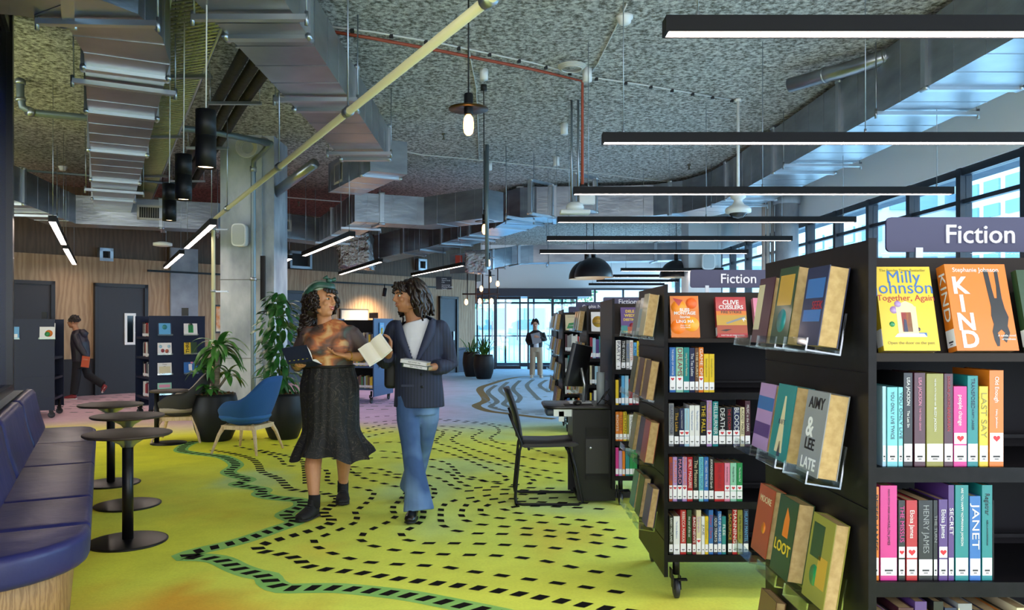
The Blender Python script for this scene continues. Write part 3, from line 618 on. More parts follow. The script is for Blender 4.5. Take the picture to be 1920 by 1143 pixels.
cyl_pendant('nearest and largest black cylinder pendant', 386, 207, 315, 4.83, 0, 0); cyl_pendant('middle black cylinder pendant of three', 344, 290, 375, 6.0, 0, 0); cyl_pendant('furthest and smallest black cylinder pendant', 317.5, 345, 414, 7.25, 0, 0)
def bulb_pendant(label, px, ydisc, z, r=.15):
    x = (px-VX)/F*z; h = EH+(HY-ydisc)/F*z; t = thing('bulb_pendant', label, 'pendant light', (x, z, h), 0, 'disc and bulb pendants')
    m = MB(); m.lathe([(.03, .008), (.06, .006), (r, -.004), (r, .002), (.06, .012), (.034, .016)], n=32, cap=False); m.build('disc_shade', mat('bronze_disc', '4a3520', .35, .8), t)
    m = MB(); m.lathe([(.03, -.045), (.034, -.04), (.034, -.02), (.035, .105), (.03, .115), (.008, .12)], n=20); m.build('lamp_holder', mat('matt_black', '0c0c0f', .5, spec=.3), t)
    m = MB(); m.lathe([(.018, -.045), (.034, -.07), (.038, -.1), (.038, -.15), (.032, -.18), (.016, -.197), (.003, -.2)], n=20); m.build('bulb', BULB, t)
    m = MB(); m.cyl((0, 0, .12), (0, 0, CH-h), .006, 6); m.build('cord', BLACKCABLE, t); return t
bulb_pendant('nearest brass disc pendant with a glowing filament bulb', 878.5, 204, 5.8)
bulb_pendant('second disc pendant with a glowing bulb, in front of the curved duct', 908.5, 415, 12.0)
bulb_pendant('third, smaller-looking disc pendant with a glowing bulb', 916, 483, 18.0)
bulb_pendant('fourth, most distant disc pendant with a glowing bulb', 919, 516, 22.5)
pipe('conduit', 'grey vertical conduit hanging behind the second disc pendant', pz([(913,270,11.6),(913,500,11.6)]), .03, mat('grey_pipe', '6f7c80', .4, .5))
def dome_lamp(label, px, ytop, ybot, z, r=.4):
    x = (px-VX)/F*z; hb = EH+(HY-ybot)/F*z; H = .42; t = thing('dome_pendant', label, 'pendant light', (x, z, hb), 0, 'large black dome lamps')
    prof = [(r*math.cos(a*PI/180), H*math.sin(a*PI/180)) for a in range(0, 86, 7)]; m = MB(); m.lathe(prof+[(.05, H), (.05, H+.16), (.01, H+.17)], n=36, cap=False); m.lathe([(r-.012, 0)]+[((r-.012)*math.cos(a*PI/180), (H-.012)*math.sin(a*PI/180)) for a in range(7, 86, 7)], n=36, cap=False, mi=1)
    m.build('dome_shade', [mat('dome_black', '1b1a1e', .35), flat('d9c9ae', .5)], t); m = MB(); m.ell((0, 0, H*.45), (.07, .07, .07)); m.build('bulb', GLOW, t); m = MB(); m.cyl((0, 0, H+.1), (0, 0, CH-hb), .008, 6); m.build('cord', BLACKCABLE, t); return t
dome_lamp('front black dome lamp, left pair', 1113, 480, 520, 16.0); dome_lamp('black dome lamp just behind the front one, left pair', 1100, 480, 523, 17.2)
dome_lamp('black dome lamp of the right pair, the left one', 1268, 485, 520, 18.6); dome_lamp('black dome lamp of the right pair, beside the white column', 1296, 482, 518, 18.9)
# dome camera, sensors
t = thing('dome_camera', 'white dome security camera on a long ceiling pole', 'security camera', tuple(P(1384, 400, 9.25)), 0); b0 = P(1384, 400, 9.25)
m = MB(); m.cyl(b0+Vector((0, 0, .2)), (b0.x, b0.y, CH), .018, 10); m.cyl((b0.x, b0.y, CH-.03), (b0.x, b0.y, CH), .04, 10); m.build('pole', WHITE, t, True)
m = MB(); m.lathe([(.10, .0), (.15, .01), (.152, .05), (.13, .075), (.075, .10), (.05, .14), (.05, .16), (.09, .19), (.09, .21), (.07, .235), (.02, .25)], n=28); m.build('housing', WHITE, t)
m = MB(); m.lathe([(.01, -.06), (.06, -.05), (.1, -.015), (.105, .005)], n=24); m.build('lens_dome', mat('smoked_dome', '2a2c30', .05), t)
t = thing('ceiling_sensor', 'white sensor box hanging from two thin ceiling conduits', 'sensor', tuple(P(1078, 402, 9.3)), 0); b0 = P(1078, 402, 9.3)
m = MB(); m.rbox(-.18, -.09, 0, .18, .09, .05, .015); m.build('base_plate', WHITE, t); m = MB(); m.lathe([(.10, .05), (.11, .09), (.09, .13), (.05, .15)], n=20); m.build('sensor_head', WHITE, t)
for dx in (-.04, .04): m = MB(); m.cyl((dx, 0, .13), (dx, 0, CH-b0.z), .014, 8); m.build('conduit', STEEL, t)
m = MB(); m.rbox(.05, -.03, .12, .24, .03, .25, .01); m.build('junction_box', WHITE, t)
p = P(305, 458, 12); t = thing('wifi_access_point', 'white round access point hanging below the wall duct', 'access point', tuple(p)); m = MB(); m.lathe([(.09, -.03), (.14, -.02), (.14, .02), (.06, .04)], n=24); m.build('body', WHITE, t); m = MB(); m.cyl((0, 0, .04), (0, 0, CH-p.z), .004, 6); m.build('cord', BLACKCABLE, t)
# wall vents
for i, (px, py, w_, h_) in enumerate(((200, 477, .26, .26), (565, 487, .62, .42), (793, 496, .32, .32))):
    t_ = wallpt(px); p = WF(t_, .0); s_ = F/p.y; h = EH+(HY-py)/s_; q = WF(t_, -.12); m = MB(); m.T = frame((q.x, q.y, h), (WD.x, WD.y, 0), (0, 0, 1))
    m.box(-w_/2, -h_/2, 0, w_/2, -h_/2+.06, .12); m.box(-w_/2, h_/2-.06, 0, w_/2, h_/2, .12); m.box(-w_/2, -h_/2, 0, -w_/2+.06, h_/2, .12); m.box(w_/2-.06, -h_/2, 0, w_/2, h_/2, .12); m.box(-w_/2+.06, -h_/2+.06, 0, w_/2-.06, h_/2-.06, .02, 1)
    tag(m.build('wall_vent', [GALVD, flat('121212', .6)]), ['square metal vent in the plywood above the charcoal door', 'wide metal vent in the wall right of the concrete column', 'small square metal vent in the wall above the man'][i], 'vent')
m = MB(); a = wallpt(272); b = wallpt(410); m = wallbox(a, b, .1, .13, 2.48, 2.52); tag(m.build('picture_rail', BLK), 'thin black rail on the plywood wall left of the column', 'rail')
m = wallbox(wallpt(577), wallpt(823), .3, .34, 2.42, 2.46); rl = tag(m.build('track_rail', BLK), 'long dark lighting track along the wall behind the readers', 'rail')
def spot(label, px, d):
    t_ = wallpt(px); p = WF(t_, d); t = thing('track_spotlight', label, 'spotlight', (p.x, p.y, 2.42)); m = MB(); m.cyl((0, 0, 0), (0, 0, -.1), .012, 8); m.cyl((.02, .0, -.1), (-.02, .04, -.3), .05, 16); m.build('spot_head', mat('matt_black', '0c0c0f', .5, spec=.3), t)
    L = bpy.data.lights.new('spot_lamp', 'SPOT'); L.energy = 110; L.color = (1, .72, .42); L.spot_size = R(110); L.spot_blend = 1; L.shadow_soft_size = .1; o = bpy.data.objects.new('spot_lamp', L); C.objects.link(o); o.parent = t; o.location = (-.04, .06, -.33)
    dv = WF(t_, 0)-p; o.rotation_euler = Vector((dv.x, dv.y, -.85)).to_track_quat('-Z', 'Y').to_euler(); return t
spot('black track spotlight aimed at the framed picture behind the readers', 684, .8)
# framed picture
m = wallbox(wallpt(636), wallpt(689), 0, .05, 1.38, 1.80); fr = tag(m.build('framed_picture', flat('3a3430', .5)), 'pale framed picture glowing under a spotlight on the wood wall', 'picture'); m = wallbox(wallpt(638), wallpt(687.5), .05, .055, 1.42, 1.76); m.build('print', mat('pale_print', 'efe6d2', .6, noise_=(3, 'e0d6c4')), fr)
m = wallbox(wallpt(402), wallpt(416), 0, .05, 1.2, 1.83); fr = tag(m.build('framed_picture', flat('3a3430', .5)), 'framed orange picture beside the concrete column', 'picture'); m = wallbox(wallpt(403), wallpt(415), .05, .055, 1.24, 1.79); m.build('print', mat('orange_print', 'd9822a', .6, noise_=(5, 'e8dcc0')), fr)
# hanging sign
p = P(831, 531, 18.3); t = thing('directory_sign', 'small dark hanging sign with white lines of text over the far door', 'sign', tuple(p)); m = MB(); m.box(-.05, 0, -.14, .2, .03, .16); m.box(-.17, -.01, -.14, -.05, .04, .16); m.cyl((0, 0.01, .16), (0, .01, .9), .006, 6); m.build('sign_board', flat('1d2733', .5), t)
for k, s_ in enumerate(('Library', 'Quiet Study', 'Lifts', 'Community', 'Meeting Rooms', 'Toilets')): text(s_, .042, flat('e6ecf0', .5), t, frame((-.035, -.004, .115-.045*k-(.02 if k > 2 else 0)), (1, 0, 0), (0, 0, 1)), align='LEFT')
m = MB(); p = P(860, 488, 18.2); m.box(p.x-.08, p.y, p.z-.12, p.x+.08, p.y+.1, p.z+.12); tag(m.build('alarm_box', flat('c23a1c', .5)), 'small red valve box under the curving duct', 'alarm')
# ------------------------------------------------ columns
t = MB(); t.box(-3.96, 11.0, 0, -3.37, 11.75, CH); t.box(-3.37, 11.05, 0, -3.21, 11.75, CH); cl = struct(t.build('trim_6', CONC)); cl['label'] = 'bare concrete column behind the planters'
m = MB(); m.box(-3.97, 10.99, 2.02, -3.36, 11.0, 2.03); m.box(-3.97, 10.99, .9, -3.36, 11.0, .91); m.build('formwork_joint', flat('6f6f6c', .9), cl)
m = MB(); m.box(4.37, 17.8, 0, 5.12, 18.5, CH); cw = struct(m.build('trim_7', mat('white_column', 'c3c8c8', .7)))
m = MB(); m.lathe([(.2, 0), (.2, CH)], (5.14, 13.8, 0), 28); m.lathe([(.23, CH-.55), (.23, CH-.42)], (5.14, 13.8, 0), 28); struct(m.build('trim_8', CONC))
for i, x in enumerate((4.76, 4.84, 4.92)): pipe('downpipe', ['left', 'middle', 'right'][i]+' pipe of three beside the round concrete column', [(x, 13.9, 0), (x, 13.9, CH)], .033, flat(['b9a79c', 'c3beb8', '9c9a98'][i], .5), n=10)
def speaker(label, px, py, z, w_, h_):
    p = P(px, py, z); t = thing('wall_speaker', label, 'speaker', tuple(p)); m = MB(); pts = []
    for k in range(24):
        a = 2*PI*k/24; ca_, sa = math.cos(a), math.sin(a); pts.append((w_/2*math.copysign(abs(ca_)**.6, ca_), h_/2*math.copysign(abs(sa)**.35, sa)))
    m.prism(pts, -.14, 0, 0, 'y', True); m.build('cabinet', WHITE, t); m = MB(); m.prism([(a*.86, b*.88) for a, b in pts], -.146, -.14, 0, 'y'); m.build('grille', mat('speaker_grille', 'b9bcba', .6), t); return t
speaker('pale curved loudspeaker high on the concrete column', 453, 442, 10.98, .2, .32); speaker('pale loudspeaker on the white column beyond the fiction sign', 1326, 491, 17.78, .3, .36)
m = MB(); p = P(494, 522, 10.98); m.box(p.x-.03, p.y-.05, p.z-.32, p.x+.03, p.y, p.z+.32); tag(m.build('column_light', BLK), 'slim black upright fitting on the right of the concrete column', 'light fitting')
# glazed partition at the far left with its black post and stone ledge
bd = Vector((-.456, .89, 0)).normalized(); bv = Vector((-.89, -.456, 0)).normalized()
BO = Vector((-1.9, 3.6, 0))                     # front edge of the bench passes here
def BP(u, v, h=0): return BO+bd*u+bv*v+Vector((0, 0, h))
BT = Matrix.Translation(BO) @ Matrix(((bd.x, bv.x, 0, 0), (bd.y, bv.y, 0, 0), (0, 0, 1, 0), (0, 0, 0, 1)))
m = MB(); m.T = BT; m.box(3.78, .64, .80, 3.9, .76, CH); m.box(-1.5, .66, 3.9, 3.78, .74, CH); m.box(-1.5, .64, .8, 3.78, .76, .86)
pt = struct(m.build('window_70', mat('partition_black', '0e0f16', .3))); pt['label'] = 'black framed glazed partition behind the bench'
m = MB(); m.T = BT; m.box(-1.5, .69, .86, 3.78, .70, 3.9); m.build('pane', mat('dark_blue_glass', '1a2550', .05, .3), pt)
m = MB(); m.T = BT; m.box(-1.5, .57, .745, 3.92, .95, .80); struct(m.build('trim_9', mat('ledge_stone', '8f99a0', .4, .3)))
m = MB(); m.T = BT; m.box(-1.5, .60, 0, 3.88, .9, .745); struct(m.build('wall_partition', flat('2a2a30', .6)))
# ================================================================ bench
VINYL = mat('navy_vinyl', '23265c', .4, spec=.4, noise_=(2.5, '2c2a58'), bump=(3.5, .35, .03))
def rounded(prof_pts, z0, z1, r, m, seg=4, mi=0):
    """outline pushed up with softened top and bottom edges (outline convex, counter clockwise)"""
    n = len(prof_pts); c = Vector((sum(p[0] for p in prof_pts)/n, sum(p[1] for p in prof_pts)/n)); rings = []
    def inset(d):
        out = []
        for i in range(n):
            a = Vector(prof_pts[i-1]); b = Vector(prof_pts[i]); e = Vector(prof_pts[(i+1) % n]); t = (b-a).normalized()+(e-b).normalized(); t.normalize(); nn = Vector((-t.y, t.x)); out.append(b+nn*d)
        return out
    for k in range(seg+1):
        a = PI/2*k/seg; q = inset(r*(1-math.sin(a))); rings.append([(p.x, p.y, z0+r*(1-math.cos(a))) for p in q])
    for k in range(seg, -1, -1):
        a = PI/2*k/seg; q = inset(r*(1-math.sin(a))); rings.append([(p.x, p.y, z1-r*(1-math.cos(a))) for p in q])
    m.loft(rings, mi); return m
def dense(pts, step=.06):
    out = []
    for i in range(len(pts)):
        a = Vector(pts[i]); b = Vector(pts[(i+1) % len(pts)]); n = max(1, int((b-a).length/step))
        for k in range(n): out.append(tuple(a.lerp(b, k/n)))
    return out
bench = thing('banquette_bench', 'long navy vinyl bench with a rounded end and timber base at the lower left', 'bench', tuple(BO)); 
bench.rotation_euler = (0, 0, 0)
def BM(): m = MB(); m.T = BT; return m
near = [(-.02, .56), (-.5, .56)]+[(-.10-.42*math.sin(a), .45-.45*math.cos(a)) for a in [PI/2*(1-k/8) for k in range(9)]]+[(-.02, 0)]
near = [(-.02, .9), (-.52, .9)]+[(-.10-.42*math.sin(a), .45-.45*math.cos(a)) for a in [PI/2*(1-k/8) for k in range(9)]]+[(-.02, 0)]
m = BM(); rounded(dense(near), .32, .46, .035, m); m.build('seat_cushion', VINYL, bench, True)
for u0, u1 in ((-.02, .62), (.62, 1.75), (1.75, 2.85)):
    m = BM(); rounded(dense([(u0, .5), (u0, 0), (u1, 0), (u1, .5)]), .32, .462, .03, m); m.build('seat_cushion', VINYL, bench, True)
far = [(2.85, .5), (2.85, 0), (3.7, 0), (3.82, .03), (3.9, .1), (3.92, .25), (3.92, .5)]
m = BM(); rounded(dense(far), .32, .46, .03, m); m.build('seat_cushion', VINYL, bench, True)
m = BM(); rounded(dense([(-.0, .9), (-.42, .9), (-.42, .55), (-.36, .3), (-.22, .14), (-.05, .09), (3.6, .1), (3.8, .3), (3.8, .9)], .2), 0, .318, .004, m, 1); m.build('timber_base', PLINTHW, bench, True)
for u0, u1 in ((-.0, 1.3), (1.3, 2.6), (2.6, 3.9)):
    m = BM(); rings = []
    prof = [(.40, .45), (.42, .44), (.55, .44), (.565, .5), (.57, .74), (.565, .79), (.54, .815), (.50, .81), (.475, .78), (.44, .60), (.405, .48)]
    for k in range(9):
        u = u0+.01+(u1-u0-.02)*k/8; sh = .985 if k in (0, 8) else 1
        rings.append([(u, .49+(a-.49)*sh, .63+(b-.63)*sh) for a, b in prof])
    m.loft(rings); m.build('backrest', VINYL, bench, True)
# ================================================================ cafe tables
TT = mat('bronze_table_top', '3f342c', .5, spec=.3, noise_=(30, '473b33')); PB = mat('black_base', '0e0c0d', .38, spec=.35)
def cafe_table(label, x, y, h=.69):
    t = thing('cafe_table', label, 'table', (x, y, 0), 0, 'small round bench tables')
    m = MB(); m.lathe([(.25, h-.016), (.262, h-.008), (.262, h), (.255, h+.003)], n=48); m.build('tabletop', TT, t)
    m = MB(); m.lathe([(.035, h-.09), (.05, h-.07), (.11, h-.035), (.15, h-.017)], n=28); m.build('top_bracket', GALVD, t)
    m = MB(); m.lathe([(.033, .02), (.033, h-.08)], n=24); m.build('pole', PB, t)
    m = MB(); m.lathe([(.235, 0), (.238, .004), (.238, .010), (.225, .013), (.04, .022)], n=48); m.build('base_plate', PB, t)
    return t
cafe_table('nearest round table of the three along the bench', -2.35, 4.9); cafe_table('middle round table of the three along the bench', -2.83, 5.9, .685); cafe_table('furthest round table of the three along the bench', -3.36, 6.7)
t = thing('side_table', 'low round side table with an offset black pole, left of the taupe armchair', 'table', (-3.84, 9.0, 0)); m = MB(); m.lathe([(.2, 0), (.2, .01), (.03, .015)], n=36); m.build('base_plate', PB, t)
m = MB(); m.cyl((-.14, 0, .01), (-.14, 0, .6), .028, 20); m.build('pole', PB, t); m = MB(); m.lathe([(.22, .6), (.225, .61), (.22, .62)], (0.02, 0, 0), 40); m.build('tabletop', TT, t)
# ================================================================ armchairs
WOODL = woodmat('beech_leg', 'c8a67c', 'dbbd94', 5)
def armchair(label, x, y, rz, c_out, c_in, seat_c):
    """front faces local -y"""
    t = thing('shell_armchair', label, 'armchair', (x, y, 0), rz)
    N = 40; outer = []; inner = []
    def ring(f, fl, ins):
        r_ = []
        for i in range(N+1):
            ph = -PI*.80+1.6*PI*i/N; bk = max(0, math.cos(ph)); e = sst(0, 1, (math.cos(ph)+.15)/1.15)
            top = .575+.25*e**2.4; fr = sst(PI*.80, PI*.52, abs(ph)); top = .43+(top-.43)*(.25+.75*fr)
            z = .33+(top-.33)*f
            k = (.70+.30*math.sin(min(1, f*1.15)*PI/2))+.06*f*e; rx = (.33-ins)*k; ry = (.30-ins)*k
            r_.append((rx*math.sin(ph), ry*math.cos(ph)+.05*e*f*f+ .0, z))
        return r_
    fs = [0, .15, .35, .6, .85, 1]
    O = [ring(f, 0, 0) for f in fs]; I = [ring(f, 0, .028) for f in reversed(fs)]
    V = O+I; n = N+1; m = MB(); vs = [p for r_ in V for p in r_]; q = []; mi = []
    K = len(V)
    for k in range(K-1):
        for i in range(N): q.append((k*n+i, k*n+i+1, (k+1)*n+i+1, (k+1)*n+i))
    m.add(vs, q, 0, True)
    for k in range(K-1): pass
    for e in (0, N):
        m.add([V[k][e] for k in range(K)], [tuple(range(K))], 0)
    for fi in range(len(m.f)): m.mi[fi] = 0 if fi < 5*N else 1
    m.build('shell', [mat(label[:12]+'_out', c_out, .85, bump=(90, .3, .002)), mat(label[:12]+'_in', c_in, .85, bump=(90, .3, .002))], t)
    m = MB(); m.lathe([(.0, .295), (.15, .30), (.235, .33), (.24, .345)], n=32, cap=False); m.v = [(a*1.0, b*.92, c) for a, b, c in m.v]; m.build('shell_underside', mat(label[:12]+'_out', c_out), t)
    m = MB(); m.lathe([(.26, .35), (.285, .38), (.28, .42), (.24, .435), (0.01, .44)], n=32); m.v = [(a, b*.95-.03, c) for a, b, c in m.v]; m.build('seat', mat(label[:12]+'_seat', seat_c, .85, bump=(90, .3, .002)), t)
    m = MB(); m.box(-.2, -.2, .255, .2, -.155, .30); m.box(-.2, .155, .255, .2, .2, .30); m.box(-.2, -.155, .255, -.155, .155, .3); m.box(.155, -.155, .255, .2, .155, .3); m.build('leg_frame', WOODL, t)
    for sx in (-1, 1):
        for sy in (-1, 1):
            m = MB(); m.tube([(sx*.27, sy*.27, 0), (sx*.215, sy*.215, .2), (sx*.18, sy*.18, .28), (sx*.15, sy*.15, .30)], [.013, .02, .026, .02], 10); m.build('leg', WOODL, t)
    return t
armchair('bright blue shell armchair with pale wooden legs in front of the column', -2.74, 8.45, R(-104), '1f4f86', '255a92', '2a5f98')
armchair('taupe shell armchair with a dark outer shell behind the bench tables', -3.80, 9.25, R(-80), '3a3634', 'a8988c', 'a5968a')
# ================================================================ planters
POT = mat('black_planter', '0e0f14', .5, spec=.35); SOIL = mat('coir_mulch', '6f4a2c', .95, noise_=(30, '8f6338'), bump=(40, 1, .03))
LEAF = mat('dark_leaf', '1f4a1e', .35, noise_=(7, '2f6a2b')); LEAF2 = mat('fresh_leaf', '285c20', .36, noise_=(8, '4f8636'))
def planter(label, x, y, r, h, name='planter'):
    t = thing(name, label, 'potted plant', (x, y, 0)); m = MB()
    m.lathe([(r*.62, 0), (r*.70, .02), (r*.88, h*.25), (r, h*.55), (r*.99, h*.72), (r*.90, h*.93), (r*.86, h), (r*.80, h), (r*.80, h*.93)], n=44, cap=True); m.build('pot', POT, t)
    m = MB(); rnd = random.Random(int(x*100)); m.lathe([(r*.8, h*.93), (r*.6, h*.97), (r*.25, h*1.0), (.01, h*1.0)], n=24, cap=False)
    for i in range(140):
        a = rnd.uniform(0, 6.28); d = r*.78*rnd.random()**.5; p = Vector((d*math.cos(a), d*math.sin(a), h*.97)); q = p+Vector((rnd.uniform(-.05, .05), rnd.uniform(-.05, .05), rnd.uniform(.0, .035))); m.tube([p, q], .003, 3)
    m.build('mulch', SOIL, t); return t
def strap(m, base, az, L, el, w_, droop, rnd, n=8):
    """arching strap leaf, folded along its middle"""
    p = Vector(base); d = Vector((math.cos(az)*math.cos(el), math.sin(az)*math.cos(el), math.sin(el))); A = []; B = []; M_ = []
    side = Vector((-math.sin(az), math.cos(az), 0))
    for k in range(n+1):
        u = k/n; ww = w_*(math.sin(PI*min(1, .12+u*.9))**.7)*(1 if u < 1 else .05); up = side.cross(d).normalized()
        A.append(tuple(p+side*ww+up*ww*.25)); B.append(tuple(p-side*ww+up*ww*.25)); M_.append(tuple(p))
        p = p+d*L/n; d = (d+Vector((0, 0, -droop/n))).normalized()
    N = n+1; fs = []
    for k in range(n): fs += [(k, N*2+k, N*2+k+1, k+1), (N*2+k, N+k, N+k+1, N*2+k+1)]
    m.add(A+B+M_, fs, 0, True)
def dracaena(t, x0, trunk, heads, seed):
    rnd = random.Random(seed); m = MB(); m.tube(trunk, [.032]*(len(trunk)-1)+[.026], 12); m.build('trunk', mat('pale_trunk', '8a7f6c', .85, noise_=(14, '6a604e', (1, 1, 4))), t)
    for c, n_, L in heads:
        m = MB()
        for i in range(n_):
            az = i*2.4+rnd.uniform(-.3, .3); el = R(rnd.uniform(5, 72)); strap(m, Vector(c)+Vector((0, 0, rnd.uniform(-.07, .05))), az, L*rnd.uniform(.75, 1.1), el, .036*rnd.uniform(.8, 1.2), rnd.uniform(2.0, 3.4), rnd)
        m.build('leaf_crown', LEAF2, t)
pl1 = planter('dracaena with arching leaves in a black egg-shaped pot beside the blue armchair', -3.03, 8.95, .27, .56)
pl1.location = ((404-VX)/F*9.25, 9.25, 0)
dracaena(pl1, 0, [(.0, 0, .5), (.02, 0, .8), (.03, 0, 1.05)], [((.03, 0, 1.08), 38, .46), ((-.12, -.02, .86), 14, .32), ((.14, .03, .80), 12, .32), ((-.06, -.08, .60), 18, .26)], 3)
m = MB(); m.tube([(0, 0, .55), (-.06, -.01, .75), (-.12, -.02, .85)], .015, 8); m.tube([(.02, 0, .6), (.1, .02, .72), (.14, .03, .79)], .015, 8); m.build('side_stem', mat('pale_trunk', '8a7f6c'), pl1)
pl2 = planter('tall bushy plant with drooping oval leaves in a black pot behind the woman', (532-VX)/F*9.4, 9.4, .25, .55)
rnd = random.Random(5); m = MB(); stems = []
for k in range(4):
    a = k*1.6; top = Vector((.10*math.cos(a)-.06, .10*math.sin(a), 1.05+.2*k)); m.tube([(0.02*math.cos(a), .02*math.sin(a), .5), (.06*math.cos(a), .06*math.sin(a), .85), top], [.014, .011, .006], 8); stems.append(top)
m.build('stem', mat('green_stem', '3b5a2a', .6), pl2)
m = MB()
for i in range(230):
    h = .62+1.16*rnd.random(); rr = .27*(1-abs((h-1.12)/.80)**2.2)*math.sqrt(rnd.uniform(.1, 1)); a = rnd.uniform(0, 6.28); c = Vector((rr*math.cos(a)-.05, rr*math.sin(a), h))
    az = a+rnd.uniform(-.6, .6); L = rnd.uniform(.13, .2); el = R(rnd.uniform(-60, 25)); strap(m, c, az, L, el, L*.21, .9, rnd, 6)
m.build('leaves', LEAF, pl2)
pl3 = planter('dark planter with strappy plant standing before the entrance glazing', (907-VX)/F*19.9, 19.9, .27, .62)
pl4 = planter('bronze planter just behind and left of the dark entrance planter', (884-VX)/F*20.8, 20.8, .24, .66); 
rnd = random.Random(8)
for pp, n_ in ((pl3, 46), (pl4, 20)):
    m = MB()
    for i in range(n_): strap(m, (rnd.uniform(-.08, .08), rnd.uniform(-.08, .08), .6), i*2.4, rnd.uniform(.4, .65), R(rnd.uniform(35, 85)), .02, rnd.uniform(.8, 2.2), rnd)
    m.build('leaves', LEAF2, pp)
pl5 = planter('leafy planter half hidden behind the shelf row at the entrance', 1.75, 21.2, .3, .55); m = MB()
for i in range(60): strap(m, (rnd.uniform(-.08, .08), rnd.uniform(-.08, .08), .5), i*2.4, rnd.uniform(.5, .95), R(rnd.uniform(35, 85)), .022, rnd.uniform(.4, 1.6), rnd)
m.build('leaves', LEAF, pl5)
t = thing('bulb_frame_lamp', 'rusty pole frame with glowing bulbs rising out of the entrance planter', 'lamp', ((907-VX)/F*19.9, 19.9, 0)); m = MB()
for dx in (-.03, .14, -.2): m.cyl((dx, 0, .58 if dx > -.1 else 1.95), (dx, 0, 2.95 if dx > -.1 else 2.75), .018, 8)
m.cyl((-.55, 0, 2.18), (.42, 0, 2.18), .02, 8); m.cyl((.36, 0, 2.05), (.36, 0, 2.9), .014, 8); m.cyl((-.42, 0, 2.05), (-.42, 0, 2.7), .014, 8); m.build('frame', flat('3a2620', .6), t)
for bx, bz in ((-.45, 1.98), (-.1, 2.0), (.2, 2.0), (-.06, 2.32), (.36, 2.45)): m = MB(); m.lathe([(.01, .07), (.03, .05), (.045, 0), (.04, -.05), (.01, -.08)], (bx, 0, bz), 12); m.build('bulb', BULB, t)
# ================================================================ desk, computer, chair
DX, DY = .37, 5.94
dk = thing('computer_desk', 'black catalogue desk with a locked cupboard, attached beside the third shelf unit', 'desk', (DX, DY, 0))
DB = mat('desk_black', '0d0d10', .4, spec=.35)
m = MB(); pts = [(.06, 0), (.50, 0), (.53, .03), (.53, .44), (.50, .47), (.0, .47), (-.02, .40), (-.02, .10), (0, .05)]; rounded(dense(pts), .725, .75, .006, m, 2); m.build('desktop', mat('desk_top_black', '1c1b1f', .35), dk)
m = MB(); m.prism([(.20, .72), (.20, .35), (.24, .02), (.53, .02), (.53, .72)], .02, .04, 0, 'y'); m.box(.51, .04, .02, .53, .44, .72); m.box(.2, .42, .02, .51, .44, .72); m.box(.2, .04, .35, .22, .42, .72); m.box(.24, .04, .02, .51, .42, .04); m.build('pedestal', DB, dk)
m = MB(); m.box(.30, .005, .235, .475, .02, .50); m.build('cupboard_door', mat('desk_door', '1e1c21', .45), dk); 
for a_, b_ in ((.52, .585), (.185, .22)): m = MB(); m.box(.30, .012, a_, .475, .021, b_); m.build('slot_recess', flat('060607', .8), dk)
m = MB(); m.cyl((.335, .004, .43), (.335, -.008, .43), .011, 14); m.build('lock', GALVD, dk)
m = MB(); m.box(.06, .1, .66, .2, .14, .725); m.box(.12, .1, .66, .14, .34, .70); m.box(.1, .1, .62, .14, .12, .70); m.build('bracket', GALVD, dk)
m = MB(); m.rbox(.0, .12, .66, .16, .32, .72, .02); m.build('scanner_box', flat('3b4a5c', .5), dk)
mo = thing('monitor', 'computer monitor seen edge-on, leaning back on the catalogue desk', 'monitor', (DX+.27, DY+.26, .75), R(0)); m = MB(); m.T = Matrix.Translation((0, 0, .30)) @ Matrix.Rotation(R(12), 4, 'Y') @ Matrix.Rotation(R(-22), 4, 'Z')
m.rbox(-.018, -.25, -.17, .018, .25, .17, .008); m.build('display_case', flat('1f2228', .4), mo); m2 = MB(); m2.T = m.T; m2.box(-.020, -.235, -.155, -.018, .235, .155); m2.build('screen', mat('blue_screen', '26406e', .2, emit='3a5c9a', es=.35), mo)
m = MB(); m.rbox(-.08, -.09, 0, .1, .09, .012, .004); m.tube([(.04, 0, .01), (.05, 0, .15), (.02, 0, .28)], .014, 10); m.build('stand', GALVD, mo)
mo['label'] = 'computer monitor seen nearly edge-on on the catalogue desk'
t = thing('computer_mouse', 'black mouse on a dark pad at the desk edge', 'mouse', (DX+.24, DY+.06, .75)); m = MB(); m.ell((0, 0, .02), (.035, .055, .02)); m.v = [(a, b, max(c, .004)) for a, b, c in m.v]; m.build('body', flat('101013', .3), t); m = MB(); m.box(-.1, -.05, 0, .12, .1, .004); m.build('mouse_pad', flat('1c1c22', .8), t)
m = MB(); m.cyl((DX+.44, DY+.2, .75), (DX+.44, DY+.2, 1.0), .033, 18); tag(m.build('cylinder_speaker', flat('98a2aa', .4)), 'upright grey cylinder standing beside the monitor', 'desk accessory')
m = MB(); m.tube([(DX+.46, DY+.1, .76), (DX+.5, DY+.06, .80), (DX+.47, DY+.08, .86), (DX+.43, DY+.1, .80), (DX+.5, DY+.15, .77), (DX+.52, DY+.08, .755)], .004, 6); m.tube([(DX+.4, DY+.1, .755), (DX+.46, DY+.05, .84), (DX+.51, DY+.1, .90), (DX+.50, DY+.2, .757)], .004, 6); tag(m.build('desk_cables', BLACKCABLE), 'loose black cables looping on the catalogue desk', 'cable')
CHB = mat('chair_black', '1b1a1d', .5)
ch = thing('visitor_chair', 'black sled-base visitor chair pulled up to the catalogue desk', 'chair', (.18, 5.85, 0), 0)
m = MB(); pts = [(-.02, .455), (.02, .47), (.2, .468), (.40, .478), (.43, .465), (.40, .45), (.2, .445), (.02, .44)]; m.prism(pts, -.22, .22, 0, 'y', True); m.v = [(a, b+.25, c) for a, b, c in m.v]; m.build('seat', CHB, ch)
m = MB()
for k in range(9):
    pass
rg = []
